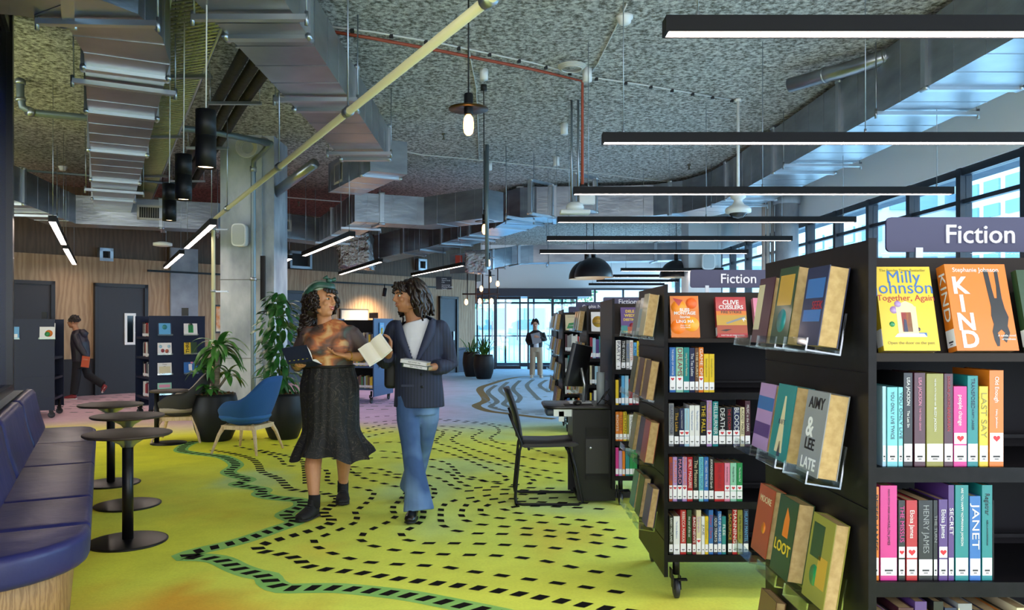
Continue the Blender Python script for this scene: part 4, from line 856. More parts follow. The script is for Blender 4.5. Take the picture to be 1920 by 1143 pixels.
for k in range(11):
    u = k/10; z = .50+.38*u; x = -.005-.10*u-.03*math.sin(u*PI)*-1*.6; hw = .20*(1-.10*u**3); rg.append([(x-.010, .25-hw, z), (x-.022-.02, .25, z), (x-.010, .25+hw, z), (x+.010, .25+hw, z), (x-.008, .25, z), (x+.010, .25-hw, z)])
m.loft(rg, smooth=True); m.build('backrest', mat('chair_back', '141a28', .45), ch)
for sy in (0, 1):
    y = .03+.44*sy; m = MB(); m.tube([(-.10, y, .70), (-.06, y, .60), (-.005, y, .47), (-.02, y, .42), (-.055, y, .06), (-.05, y, .02), (.0, y, .011), (.43, y, .011), (.46, y, .03), (.40, y, .3), (.36, y, .44)], .0105, 8); m.build('side_frame', BLK, ch)
m = MB(); m.cyl((.05, .03, .43), (.05, .47, .43), .01, 8); m.cyl((.34, .03, .43), (.34, .47, .43), .01, 8); m.cyl((-.045, .03, .011), (-.045, .47, .011), .0105, 8); m.build('cross_bar', BLK, ch)
m = MB(); m.box(.93, 6.15, 0, 1.05, 6.25, .05); tag(m.build('power_block', flat('1a1a1c', .5)), 'small black power block on the carpet under the third shelf unit', 'power block')
# ================================================================ books
PAL = {'black': '17171b', 'white': 'e6e6e8', 'cream': 'd9cda8', 'red': 'b3202a', 'crimson': '8c1f34', 'maroon': '4a2030', 'orange': 'e07a1e', 'yellow': 'e2c02a', 'olive': '8f8a3a', 'green': '1f8a4c', 'mint': '8fc9b0',
 'teal': '1d8286', 'cyan': '6fc3cc', 'pale blue': '9fc6df', 'blue': '2f6cb5', 'navy': '20294f', 'purple': '55377d', 'lilac': 'b08cc6', 'magenta': 'd0308c', 'pink': 'dc86a6', 'brown': '6b4a34', 'grey': '8a8c92', 'gold': 'c59a35', 'dark green': '27452c', 'rust': 'a8482a', 'sky blue': '58a6dd'}
def dim(h, k=.86): return ''.join('%02x' % int(int(h[i:i+2], 16)*k) for i in (0, 2, 4))
def cmat(c): return mat('cover_'+c.replace(' ', '_'), dim(PAL[c]), .34, coat=.2)
PAGE = mat('book_pages', 'b59a6e', .85, noise_=(60, 'a3875c', (1, 12, 1))); PAGEW = mat('white_pages', 'e6dfcf', .85)
STK = flat('cfcfd6', .5); HEART = flat('b01c2c', .5); INK = flat('26262c', .6)
NB = [0]
def heart(m, M4, s_):
    pts = []
    for k in range(20):
        a = 2*PI*k/20; x = 16*math.sin(a)**3; y = 13*math.cos(a)-5*math.cos(2*a)-2*math.cos(3*a)-math.cos(4*a); pts.append((x*s_/34, y*s_/34, 0))
    m.add([tuple(M4 @ Vector(p)) for p in pts], [tuple(range(19, -1, -1))])
SPF = lambda x, z, y=-.0008: frame((x, y, z), (0, 0, -1), (1, 0, 0))      # text running down a spine
def CVF(w_, u, v): return frame((w_+.0006, u, v), (0, 1, 0), (0, 0, 1))    # text on the front cover
def book(label, M4, w_, d, H, col, title=None, tcol='white', sub=None, scol=None, sticker=True, hrt=False, group=None, parts=2, art=None, name='book', pages=PAGE, cat='book'):
    c = cmat(col) if col in PAL else flat(col, .35)
    m = MB(); th = min(.0022, w_*.15)
    m.box(0, 0, 0, w_, th, H); m.box(0, th, 0, th, d, H); m.box(w_-th, th, 0, w_, d, H)
    o = m.build(name, c); o.matrix_world = M4; tag(o, label, cat, group)
    if parts >= 1:
        m = MB(); m.box(th, th, .0015, w_-th, d-.003, H-.0025); m.build('page_block', pages, o)
        if sticker:
            m = MB(); m.box(.0008, -.0006, .012, w_-.0008, -.0001, .012+min(.042, H*.2)); q = m.build('spine_label', STK, o)
            if parts >= 2:
                m = MB(); m.box(w_*.25, -.0009, .022, w_*.75, -.0006, .026); m.box(w_*.35, -.0009, .017, w_*.65, -.0006, .019); m.build('shelf_code', INK, q)
            if hrt: m = MB(); m.box(.0008, -.0007, .054, w_-.0008, -.0002, .08); m.build('genre_sticker', STK, o); m = MB(); heart(m, frame((w_/2, -.001, .067), (1, 0, 0), (0, 0, 1)), min(w_*.8, .018)); m.build('heart_mark', HEART, o)
    if title and parts >= 2:
        tc = cmat(tcol) if tcol in PAL else flat(tcol)
        base = .085 if (hrt or sub) else .062; L = (H-base-.008)*(.56 if sub else 1); n = len(title); sz = min(w_*.95, L/(n*.56)); 
        text(title, sz, tc, o, SPF(w_/2, H-.008-(L/2)), 'spine_lettering', depth=.0006, xs=min(1.6, L*.96/(n*sz*.56)))
        if sub:
            L2 = (H-base)*.40; n = len(sub); sz = min(w_*.7, L2/(n*.56)); text(sub, sz, cmat(scol or tcol), o, SPF(w_/2, base+L2/2), 'spine_lettering', depth=.0006)
    for a in (art or []):
        k = a[0]
        if k == 't': text(a[1], a[4], cmat(a[5]) if a[5] in PAL else flat(a[5]), o, CVF(w_, a[2]*d, a[3]*H), 'cover_lettering', depth=.0006, bold=a[6] if len(a) > 6 else 0)
        else:
            m = MB()
            if k == 'r': m.box(w_, a[1]*d, a[2]*H, w_+.0004, a[3]*d, a[4]*H)
            elif k == 'c': m.T = frame((w_, a[1]*d, a[2]*H), (0, 1, 0), (0, 0, 1)); m.lathe([(a[3]*d, 0), (a[3]*d, .0003+a[5] if len(a) > 5 else .0003)], n=28)
            elif k == 'p': m.T = frame((w_, 0, 0), (0, 1, 0), (0, 0, 1)); m.prism([(x*d, y*H) for x, y in a[1]], 0, .0005+(a[3] if len(a) > 3 else 0))
            m.build('cover_picture', cmat(a[-1] if k == 'r' else (a[4] if k == 'c' else a[2])) if (a[-1] if k == 'r' else (a[4] if k == 'c' else a[2])) in PAL else flat(a[-1] if k == 'r' else (a[4] if k == 'c' else a[2])), o)
    NB[0] += 1; return o
ORD = ['first', 'second', 'third', 'fourth', 'fifth', 'sixth', 'seventh', 'eighth', 'ninth', 'tenth', 'eleventh', 'twelfth', 'thirteenth', 'fourteenth', 'fifteenth', 'sixteenth', 'seventeenth', 'eighteenth', 'nineteenth', 'twentieth']
# ================================================================ shelf trolleys
LEV = [.225, .49, .765, 1.035]; TOPL = 1.305; TH = 1.575
def trolley(label, x, y, rz=0, L=.96, dep=.70, rows=(1.30, .976, .655, .33), mt=None, sign=None, H=TH, cnt=3, lev=LEV, cat='bookshelf', slope=True):
    mt = mt or SHELF; t = thing('shelf_trolley', label, cat, (x, y, 0), rz)
    for x0, x1 in ((0, .017), (L-.017, L)):
        m = MB(); ed = [H-.002, 1.26, .94, .62, .30, .12] if H > 1.5 else [H-.002, 1.22, .92, .62, .32, .12]
        for a, b in zip(ed, ed[1:]): m.box(x0, 0, b+.0025, x1, dep, a-.0025)
        m.box(x0+.004, .005, .125, x1-.004, dep-.005, H-.006); m.box(x0-.001, -.001, .12, x1+.001, .004, H); m.build('end_panel', mt, t)
    m = MB(); m.box(.017, dep/2-.008, .2, L-.017, dep/2+.008, H-.03); m.build('centre_panel', mat('shelf_back', '0c0b11', .55, spec=.15), t)
    for h in lev:
        m = MB(); m.box(.017, .012, h-.018, L-.017, dep-.012, h); m.box(.017, .010, h-.034, L-.017, .016, h+.001); m.box(.017, dep-.016, h-.034, L-.017, dep-.010, h+.001); m.build('shelf', mt, t)
        m = MB(); m.box(.03, dep/2-.06, h+.03, L-.03, dep/2-.05, h+.04); m.build('shelf_rail', mt, t)
    if slope:
        m = MB(); m.prism([(.012, TOPL-.02), (.012, TOPL), (.06, TOPL), (.13, TOPL+.235), (dep-.13, TOPL+.235), (dep-.06, TOPL), (dep-.012, TOPL), (dep-.012, TOPL-.02)], .017, L-.017, 0, 'x'); m.build('sloped_display_top', mat('display_top', '1c1512', .5, spec=.2), t)
    for cx in (.07, L-.07):
        for cy in (.05, dep-.05):
            c = MB(); c.cyl((cx, cy, .12), (cx, cy, .22), .018, 10); c.box(cx-.03, cy-.028, .10, cx-.024, cy+.02, .15); c.prism([(cy-.03, .05), (cy-.02, .115), (cy+.035, .115), (cy+.02, .05)], cx-.02, cx-.015, 0, 'x'); c.prism([(cy-.03, .05), (cy-.02, .115), (cy+.035, .115), (cy+.02, .05)], cx+.015, cx+.02, 0, 'x')
            c.box(cx+.0, cy-.05, .10, cx+.045, cy-.025, .108); cc = c.build('castor', BLK, t)
            wq = MB(); wq.tube([(cx-.013, cy, .048), (cx-.009, cy, .048), (cx+.009, cy, .048), (cx+.013, cy, .048)], [.036, .048, .048, .036], 24); wq.build('wheel', mat('rubber_wheel', '22242a', .5), cc)
    for r_ in rows:
        for k in range(cnt):
            y0 = .065+k*(dep-.13-.15)/(max(1, cnt-1)) if cnt > 1 else .1
            m = MB(); m.T = Matrix.Translation((-.036, y0, r_)) @ Matrix.Rotation(R(9), 4, 'Y')
            m.box(-.085, 0, -.004, 0, .15, 0); m.box(-.088, 0, -.004, -.084, .15, .028); m.box(-.004, 0, 0, 0, .15, .10); m.build('display_ledge', ACRY, t)
    if sign:
        m = MB(); sx0, sx1 = .215, .215+.52; pts = []; rr = .014; z0, z1 = (1.575, 1.672)
        for cx, cz, a0 in ((sx1-rr, z1-rr, 0), (sx0+rr, z1-rr, 90), (sx0+rr, z0+rr, 180), (sx1-rr, z0+rr, 270)):
            for k in range(5): a = R(a0+k*22.5); pts.append((cx+rr*math.cos(a), cz+rr*math.sin(a)))
        m.prism(pts, dep/2-.004, dep/2+.004, 0, 'y'); sg = m.build('sign_board', mat('sign_navy', '2b2b4c', .45), t)
        for q_ in (sx0+.08, sx1-.1): m = MB(); m.box(q_, dep/2-.008, H-.04, q_+.02, dep/2-.004, z0+.012); m.build('sign_clip', STEEL, t)
        if sign != ' ': text(sign, .073 if len(sign) < 9 else .058, STK, sg, frame(((sx0+sx1)/2, dep/2-.006, 1.622), (1, 0, 0), (0, 0, 1)), depth=.004, bold=.008)
    return t
def ebook(tr, r_, k, cnt, w_, H, d, col, label, art=None, group=None, dep=.70, parts=1, tilt=9, y0=None, pages=PAGE):
    if y0 is None: y0 = .065+k*(dep-.13-.15)/(max(1, cnt-1))+(.15-d)/2
    M4 = wm(tr) @ Matrix.Translation((-.006-H*.165, y0+d, r_+.001+.012)) @ Matrix.Rotation(R(tilt), 4, 'Y') @ Matrix.Rotation(PI, 4, 'Z') @ Matrix.Translation((.001, 0, 0))
    return book(label, M4, w_, d, H, col, art=art, group=group, sticker=False, parts=parts, pages=pages)
def fbook(tr, x, w_, d, H, col, label, art=None, rz=0, title=None, tcol='white', group=None, parts=1, sticker=True, lean=14):
    M4 = wm(tr) @ Matrix.Translation((x, .016, TOPL+.006)) @ Matrix.Rotation(R(rz), 4, 'Z') @ Matrix.Rotation(R(-lean), 4, 'X') @ Matrix.Rotation(-PI/2, 4, 'Z') @ Matrix.Translation((-w_*1.05, 0, 0))
    return book(label, M4, w_, d, H, col, title=title, tcol=tcol, art=art, group=group, parts=parts, sticker=sticker)
def row(tr, lv, items, where, group, s_, ox, back=.024, parts=2, rnd=None, loc=None):
    """items: (px0, px1, height, colour, title, title colour, subtitle, heart) measured on the shelf front"""
    cols = {}
    n = len(items)
    for i, it in enumerate(items):
        px0, px1, H, col = it[:4]; title = it[4] if len(it) > 4 else None; tc_ = it[5] if len(it) > 5 else 'white'; sub = it[6] if len(it) > 6 else None; hr = it[7] if len(it) > 7 else False
        x0 = (px0-VX)/s_-ox; w_ = max(.008, (px1-px0)/s_-.0012); d = .135 if H < .215 else .15
        tall = ' tall' if H > .22 else ''
        pos = (ORD[i]+' from left') if i < n-1 or n < 3 else 'last at right'
        book('%s%s book, %s on the %s' % (col, tall, pos, where), wm(tr) @ Matrix.Translation((x0, back, lv+.0008)), w_, d, H, col, title, tc_, sub, None, True, hr, group, parts)
FRT = ('nearest fiction trolley', 'second fiction trolley', 'third trolley', 'fourth trolley back', 'fifth trolley back', 'sixth trolley back')
T1 = trolley('nearest black book trolley at the right edge, topped by a large Fiction sign', .866, 1.81, sign='Fiction')
T2 = trolley('second black book trolley with smaller Fiction sign, left of the nearest one', .824, 3.846, sign='Fiction')
T3 = trolley('third black book trolley with a bare end panel behind the catalogue desk', .862, 5.87, rows=())
T4 = trolley('fourth black book trolley, between the monitor and the third trolley', .90, 7.9, sign='Fiction')
T5 = trolley('fifth black book trolley carrying the Graphic Novels sign', .82, 9.93, sign='Graphic Novels')
T6 = trolley('sixth and furthest black book trolley, a sliver beyond the graphic novels', .90, 12.0, sign=' ')
# --- nearest trolley
S = 792
h_ = lambda py_top, py_bot: (py_bot-py_top)/S
row(T1, LEV[3], [(1656,1663,.19,'pale blue'),(1665,1685,.188,'cyan','YOU ONLY LIVE TWICE','navy'),(1686,1695,.188,'cyan','YOU ONLY LIVE','navy'),(1696,1713,.222,'black','LISA JACKSON','white','The Last Sin'),(1716,1737,.222,'maroon','LISA JACKSON','pink','THE THIRD GRAVE'),(1739,1771,.22,'olive','THE GIRL WITH THE RED HAIR','white','BUZZY JACKSON'),(1772,1789,.22,'maroon','DOUGLAS JACKSON','red','BARBARIAN'),(1790,1815,.19,'magenta','people change','white',None,True),(1816,1836,.215,'teal','TRANSPOSED','navy','KIRSTY JAGGER'),(1838,1855,.19,'yellow','LAST SAY','olive'),(1857,1884,.228,'orange','Old Enough','white','Haley Jakobson',True)], 'upper spine shelf of the nearest trolley', 'books on the upper spine shelf of the nearest trolley', S, .866)
row(T1, LEV[2], [(1636,1650,.222,'orange','PETER JAMES','black'),(1652,1684,.225,'magenta','MOON WITCH SPIDER KING','black','MARLON JAMES'),(1686,1699,.19,'black','THE MISSUS','magenta',None,True),(1701,1722,.19,'red','Eloisa James','white',None,True),(1724,1751,.19,'black','HENRY JAMES','grey'),(1752,1760,.19,'black','THE TURN','grey'),(1762,1779,.192,'purple','Eloisa James','white',None,True),(1780,1791,.226,'purple','SECRET','white'),(1793,1818,.226,'teal','ARE YOU HAPPY NOW','white','HANNA JAMESON'),(1820,1841,.20,'blue','JANET','white'),(1843,1863,.226,'teal','Registrar','black','NEELA JANAKIRAMANAN')], 'middle spine shelf of the nearest trolley', 'books on the middle spine shelf of the nearest trolley', S, .866)
m = MB(); m.T = wm(T1) @ Matrix.Translation(((1866-VX)/S-.866, .03, LEV[2])); m.box(0, 0, 0, .003, .12, .19); m.box(-.05, 0, 0, .0, .12, .001); tag(m.build('bookend', BLK), 'thin black metal bookend right of the teal book, nearest trolley', 'bookend')
cs = ['lilac','navy','maroon','purple','yellow','black','navy','grey','navy','orange','black','cream']; px = 1640; it = []
for i, c in enumerate(cs):
    w_ = [28,16,30,24,9,20,24,28,22,34,22,26][i]; it.append((px, px+w_-1, [.2,.19,.21,.225,.2,.225,.21,.22,.205,.2,.19,.21][i], c, ['','','','WIFE','','CARS','THE','JONES','','THE OTHER','',''][i] or None, 'cream')); px += w_+1
row(T1, LEV[1], it, 'lowest visible shelf of the nearest trolley', 'books on the lowest visible shelf of the nearest trolley', S, .866)
x_ = lambda px, s_=785, ox=.866: (px-VX)/s_-ox
fbook(T1, x_(1650), .03, .132, .208, 'yellow', 'yellow paperback with curly blue lettering facing out on the nearest trolley', [('t','Milly',.5,.87,.044,'blue'),('t','Johnson',.48,.74,.044,'blue'),('t','Together, Again',.5,.62,.021,'red'),('r',.3,.2,.66,.52,'cream'),('p',[(.3,.5),(.36,.55),(.48,.585),(.6,.55),(.66,.5)],'cream'),('r',.38,.22,.56,.45,'red',),('r',.47,.22,.56,.45,'orange'),('c',.26,.48,.07,'lilac'),('c',.34,.55,.06,'lilac',.0004),('c',.2,.31,.05,'green'),('p',[(.22,.16),(.8,.16),(.75,.2),(.28,.2)],'white'),('r',.66,.16,.8,.21,'blue'),('c',.66,.25,.035,'maroon'),('c',.5,.2,.03,'red'),('p',[(.4,.22),(.47,.22),(.46,.36),(.42,.37)],'navy',.0004),('t','The Sunday Times Bestseller',.5,.955,.0095,'olive'),('t','Open the door on the past',.5,.09,.010,'olive')], rz=-1)
SIL = [(.62,.93),(.70,.93),(.72,.72),(.74,.60),(.78,.60),(.80,.74),(.80,.92),(.86,.92),(.86,.74),(.86,.60),(.88,.48),(.92,.38),(.88,.28),(.90,.2),(.82,.09),(.76,.13),(.82,.2),(.77,.24),(.70,.20),(.72,.13),(.70,.05),(.66,.05),(.63,.12),(.62,.22),(.66,.30),(.64,.40),(.66,.50)]
fbook(T1, x_(1786), .034, .150, .215, 'orange', 'orange paperback with a dark upside-down falling figure facing out', [('t','K',.2,.74,.058,'white',.03),('t','I',.2,.53,.058,'white',.03),('t','N',.22,.32,.058,'white',.03),('t','D',.24,.12,.058,'white',.03),('t','Stephanie Johnson',.5,.93,.0155,'white'),('p',SIL,'black'),('t','A subtle novel',.84,.17,.0075,'white'),('t','of kindness',.86,.13,.0075,'white')], rz=2, title='KIND', parts=2)
fbook(T1, .388, .02, .14, .2, 'dark green', 'green book just entering at the right edge, facing out', rz=0)
pal1 = ['navy','cream','blue','lilac','teal','grey','rust','dark green','green','dark green','olive','brown']
tc1 = ['cream','gold','white']
e1 = [[('maroon',.032,.2,[('r',0,.2,.4,.9,'cream')]),('dark green',.045,.215,[('r',.1,.5,.9,.9,'gold'),('c',.5,.3,.25,'teal')]),('navy',.05,.20,[('r',.1,.6,.9,.85,'blue'),('r',.1,.3,.9,.45,'blue'),('t','SEEK',.7,.5,.03,'red')])],
      [('lilac',.03,.2,[('r',.0,.6,1,.8,'blue'),('r',0,.2,1,.4,'purple')]),('teal',.05,.21,[('p',[(.3,.1),(.7,.1),(.55,.85),(.48,.85)],'cream'),('p',[(.45,.05),(.62,.05),(.58,.25),(.5,.25)],'navy'),('t','RAFT',.5,.5,.02,'navy')]),('grey',.05,.21,[('t','AIMY',.5,.85,.04,'black',.02),('t','&',.35,.55,.07,'white',.02),('t','LEE',.45,.35,.04,'black',.02),('t','LATE',.5,.12,.04,'white',.02)])],
      [('rust',.032,.205,[('t','MOORE',.5,.8,.028,'cream'),('c',.6,.4,.13,'orange')]),('dark green',.045,.215,[('t','LOOT',.5,.35,.042,'yellow',.02),('p',[(.4,.5),(.7,.5),(.68,.75),(.5,.88),(.42,.7)],'orange')]),('olive',.035,.215,[('r',.1,.5,.6,.9,'dark green'),('r',.5,.2,.9,.55,'gold'),('c',.4,.3,.2,'green')])],
      [('brown',.03,.2,None),('black',.035,.2,None),('dark green',.04,.21,[('r',.1,.2,.9,.8,'black')])]]
rn = ['top','second','third','bottom']; kn = ['furthest', 'middle', 'nearest']
def endbooks(tr, data, rows, which, parts=1):
    for i, rr in enumerate(data):
        for j, (c, w_, H, art) in enumerate(rr):
            ebook(tr, rows[i], 2-j, 3, w_, H, .132, c, '%s book, %s on %s end ledge of the %s' % (c, kn[j], rn[i], which), art, 'books on the end panel of the '+which, parts=parts)
ROWS = (1.30, .976, .655, .33)
endbooks(T1, e1, ROWS, 'nearest trolley')
e2 = [[('grey',.018,.2,None),('white',.03,.205,[('r',.1,.2,.9,.7,'pale blue')]),('cream',.05,.215,None)],[('dark green',.035,.205,None),('maroon',.035,.205,None),('brown',.04,.2,None)],[('olive',.035,.2,None),('black',.03,.205,None),('rust',.045,.21,None)],[('teal',.03,.2,None),('dark green',.035,.21,None),('purple',.035,.2,None)]]
endbooks(T2, e2, ROWS, 'second trolley')
# --- second trolley
S = 374; Zx = lambda v: 1180+v*.31496; Q = lambda v: 1180+v*.28254
row(T2, LEV[3], [(Zx(a), Zx(b), H, c, t_, tc_, None, hr) for a, b, H, c, t_, tc_, hr in ((238,275,.225,'blue','THE DEAD OF WINTER','white',1),(277,320,.225,'mint','DREAMS','crimson',1),(322,356,.225,'teal','Long Road to Paradise','cream',0),(357,388,.222,'navy','The Tea Ladies','white',0),(390,411,.222,'brown','THE HURST','cream',0),(412,440,.225,'orange','GAME OF','white',1),(442,473,.192,'yellow','Goodnight Vivienne','olive',0),(474,505,.192,'yellow','Goodnight Vivienne','olive',0))], 'top spine shelf of the second trolley', 'books on the top spine shelf of the second trolley', S, .824)
row(T2, LEV[2], [(Zx(a), Zx(b), H, c, t_, tc_, None, hr) for a, b, H, c, t_, tc_, hr in ((233,264,.215,'grey','ISLAND MOTHER','navy',0),(266,294,.19,'black','The Lake','gold',0),(296,326,.19,'navy','Sarah MacLean KNOCKOUT','white',1),(327,356,.19,'pale blue','SARAH MACLEAN BOMBSHELL','cream',1),(357,387,.205,'white','The Sisters of Sorrow','blue',0),(388,418,.205,'white','The Sisters of Sorrow','blue',0),(421,456,.222,'black','THE FALL','yellow',0),(459,490,.23,'lilac','MAIDENVALE','gold',1),(494,528,.225,'teal','HELLBURNER','white',0),(531,572,.195,'black','DEATH','white',1),(574,611,.195,'black','THE STORM','red',1),(615,656,.195,'navy','BLOOD','white',1),(658,684,.195,'cream','AUDREY MAGEE','black',0),(687,718,.228,'maroon','MUSIC in the DARK','white',0))], 'second spine shelf of the second trolley', 'books on the second spine shelf of the second trolley', S, .824)
row(T2, LEV[1], [(Q(a), Q(b), H, c, t_, tc_, None, hr) for a, b, H, c, t_, tc_, hr in ((262,285,.222,'rust','MAGRO','purple',1),(287,316,.222,'lilac','MAGRO','orange',1),(317,349,.222,'navy','MAGRO','pink',1),(350,381,.222,'lilac','AMANDA MAGRO','orange',1),(383,419,.222,'red','EMILY MAGUIRE','white',0),(422,458,.222,'black','The Museum','cream',0),(460,491,.222,'cyan','NORMAL PEOPLE','blue',0),(493,524,.222,'blue','ALL I SAID WAS TRUE','white',0),(526,559,.222,'black','AWAKENINGS Sarah','white',0),(563,628,.192,'red','THE HOUSE','crimson',0),(630,666,.192,'pink','Our Love Can Outlast','black',1),(668,709,.192,'mint','Marriage For One','black',1),(711,749,.192,'green','The Hardest Fall','white',1))], 'third spine shelf of the second trolley', 'books on the third spine shelf of the second trolley', S, .824)
row(T2, LEV[0], [(Q(a), Q(b), H, c, t_, tc_, None, hr) for a, b, H, c, t_, tc_, hr in ((262,289,.19,'black','BARRY MAITLAND','white',0),(292,334,.19,'white','The Great Believers','blue',0),(337,376,.222,'red','REBECCA MAKKAI','white',0),(381,412,.222,'dark green','the year of the cat','white',0),(417,441,.19,'crimson','BAD NEWS','white',0),(443,475,.222,'cream','Seven','lilac',1),(477,499,.19,'white','JUNE','black',0),(500,523,.19,'yellow','Wildflower','olive',0),(525,555,.222,'blue','Dear Clare','red',0),(558,584,.19,'navy','OLD TREATS','white',0),(585,610,.215,'blue','OUT OF THE ASHES','white',0),(612,639,.19,'teal','FLEE','white',0),(652,680,.222,'black','SACRIFICE','gold',0),(681,713,.225,'red','MANNING','white',0),(716,750,.222,'olive','Tell Me What I Am','black',0),(755,789,.225,'navy','HILARY MANTEL','sky blue',0))], 'bottom spine shelf of the second trolley', 'books on the bottom spine shelf of the second trolley', S, .824)
x2 = lambda px: (px-VX)/372-.824
fbook(T2, x2(1256), .022, .142, .215, 'orange', 'orange citrus-patterned paperback facing out at left of the second trolley', [('c',.3,.72,.27,'f08a20'),('c',.75,.82,.2,'d95a18'),('c',.25,.25,.26,'e8731a'),('c',.72,.32,.27,'f29a2a'),('p',[(.1,.95),(.45,.9),(.3,.75)],'red',.0008),('t','BLISS',.5,.66,.022,'white',.03),('t','MONTAGE',.5,.58,.022,'white',.03),('t','Stories',.5,.49,.018,'white',.02),('t','LING MA',.5,.38,.022,'white',.02),('t','Author of',.5,.29,.012,'white'),('t','Severance',.5,.24,.012,'white')], rz=-3)
fbook(T2, x2(1342), .03, .150, .21, 'red', 'red and amber thriller paperback facing out in the middle of the second trolley', [('r',0,.1,1,.3,'rust'),('r',0,.3,1,.55,'gold'),('r',0,.55,1,.65,'orange'),('t','CLIVE',.5,.86,.032,'white',.02),('t','CUSSLERS',.5,.74,.028,'white',.02),('t','FIRE STRIKE',.5,.62,.020,'black',.02),('t','WRITTEN BY MIKE MADEN',.5,.05,.0095,'white'),('p',[(.3,.36),(.35,.33),(.9,.46),(.97,.52),(.88,.5),(.8,.49)],'grey',.0008),('p',[(.84,.46),(.9,.38),(.92,.44),(.98,.42),(.93,.48)],'white',.0008),('p',[(.1,.17),(.3,.15),(.5,.2),(.3,.2)],'black')], rz=-2)
fbook(T2, x2(1414), .028, .14, .205, 'pink', 'pink romance paperback facing out at right of the second trolley', [('c',.5,.7,.2,'cream'),('r',.3,.1,.7,.55,'red')], rz=2)
# --- third trolley
S = 246; Z3 = lambda v: 860+v*.3673
def simple(tr, lv, spec, where, ox, s_, parts=1):
    row(tr, lv, [(Z3(a), Z3(b), H, c, t_, tc_) for a, b, H, c, t_, tc_ in spec], where, 'books on the '+where, s_, ox, parts=parts)
simple(T3, LEV[3], ((803,828,.222,'white','PARTY','navy'),(831,852,.222,'black','THE WHALE','white'),(855,872,.222,'grey','NIGHT','blue'),(873,891,.222,'white','BABYSITTER','red'),(893,909,.205,'sky blue','A Place','navy'),(910,926,.215,'yellow','THE DIVE','black'),(927,938,.2,'maroon',None,'white')), 'top spine shelf of the third trolley', .862, S, 2)
simple(T3, LEV[2], ((801,817,.19,'yellow',None,'white'),(818,830,.2,'black',None,'white'),(831,848,.222,'sky blue',None,'white'),(849,868,.222,'pale blue',None,'white'),(869,888,.195,'red',None,'white'),(890,903,.215,'maroon',None,'white'),(904,920,.222,'crimson',None,'white'),(922,938,.222,'magenta',None,'white')), 'second spine shelf of the third trolley', .862, S)
simple(T3, LEV[1], ((801,819,.222,'orange','BOOTS','white'),(820,838,.222,'orange','THIRST','brown'),(840,858,.222,'yellow','MILKMAN','black'),(860,870,.2,'olive',None,'white'),(871,895,.2,'white','SYLVESTER','black'),(898,916,.2,'white','DOT','black')), 'third spine shelf of the third trolley', .862, S, 2)
simple(T3, LEV[0], ((801,817,.215,'magenta',None,'white'),(818,835,.19,'lilac',None,'white'),(836,850,.19,'orange',None,'white'),(852,872,.21,'teal',None,'white'),(873,890,.21,'green',None,'white'),(891,912,.21,'green',None,'white')), 'bottom spine shelf of the third trolley', .862, S)
fbook(T3, (1164-VX)/245-.862, .025, .14, .205, 'purple', 'purple paperback with yellow capital lettering facing out on the third trolley', [('t','DELE',.5,.84,.03,'yellow',.03),('t','WEDS',.5,.68,.03,'yellow',.03),('t','DESTINY',.5,.52,.026,'yellow',.03),('r',0,0,.35,.3,'teal'),('r',.35,0,1,.25,'rust'),('c',.6,.3,.15,'crimson'),('t','TOMI OBARO',.5,.06,.018,'yellow')])
# --- fourth to seventh: small books
rnd = random.Random(11)
SB = MB(); PK = list(PAL)
def cols_i(c): return 2+PK.index(c)
def fill(tr, lv, x0, x1, where, seed, cols, big=1.0, side=0, dep=.70, group=None, parts=1, stuff=None):
    r_ = random.Random(seed); x = x0; i = 0; seq = []
    while x < x1-.012:
        w_ = r_.uniform(.018, .034)*big; seq.append((x, w_, r_.uniform(.185, .228), cols[r_.randrange(len(cols))])); x += w_+.001
    n = len(seq)
    for i, (x, w_, H, c) in enumerate(seq):
        if stuff is not None and x < stuff:
            q = wm(tr) @ (Matrix.Translation((x, .024, lv+.001)) if not side else Matrix.Translation((x+w_, dep-.024, lv+.001)) @ Matrix.Rotation(PI, 4, 'Z'))
            SB.T = q; SB.box(0, 0, 0, w_, .0022, H, cols_i(c)); SB.box(0, .0022, 0, .002, .135, H, cols_i(c)); SB.box(w_-.002, .0022, 0, w_, .135, H, cols_i(c)); SB.box(.002, .0022, .0015, w_-.002, .13, H-.003, 0); SB.box(.001, -.0006, .012, w_-.001, 0, .05, 1); continue
        M4 = Matrix.Translation((x, .024, lv+.001)) if not side else Matrix.Translation((x+w_, dep-.024, lv+.001)) @ Matrix.Rotation(PI, 4, 'Z')
        k_ = i if not side else n-1-i
        book('%s book, %s from %s on the %s' % (c, ORD[min(k_, n-1-k_, 19)], 'left' if k_ <= n-1-k_ else 'right', where), wm(tr) @ M4, w_, .135, H, c, group=group or 'books on the '+where, parts=parts)
mix = ['black','navy','white','red','cream','teal','yellow','maroon','pale blue','orange','purple','grey','blue','crimson']
for nm, tr, s0 in (('fourth', T4, 30), ('fifth', T5, 50)):
    for k, lv in enumerate(LEV):
        fill(tr, lv, .035, .30 if nm == 'fourth' else .36, '%s spine shelf of the %s trolley' % (['bottom', 'third', 'second', 'top'][k], nm), s0+k, mix)
fbook(T4, .05, .02, .14, .205, 'white', 'white book with a gold disc facing out on the fourth trolley', [('c',.5,.5,.42,'gold'),('t','DOUBLE',.5,.64,.022,'black'),('t','OR',.5,.52,.014,'black'),('t','NOTHING',.5,.40,.022,'black')])
fbook(T5, .04, .02, .15, .205, 'cream', 'pale book with a green leaf shape facing out on the fifth trolley', [('t','GRAHAM',.5,.85,.022,'grey'),('p',[(.1,.1),(.3,.45),(.8,.5),(.95,.3),(.6,.1)],'green'),('t','CLARA',.55,.3,.022,'white')])
fbook(T5, .24, .02, .14, .2, 'navy', 'navy book facing out beside the pale leaf book')
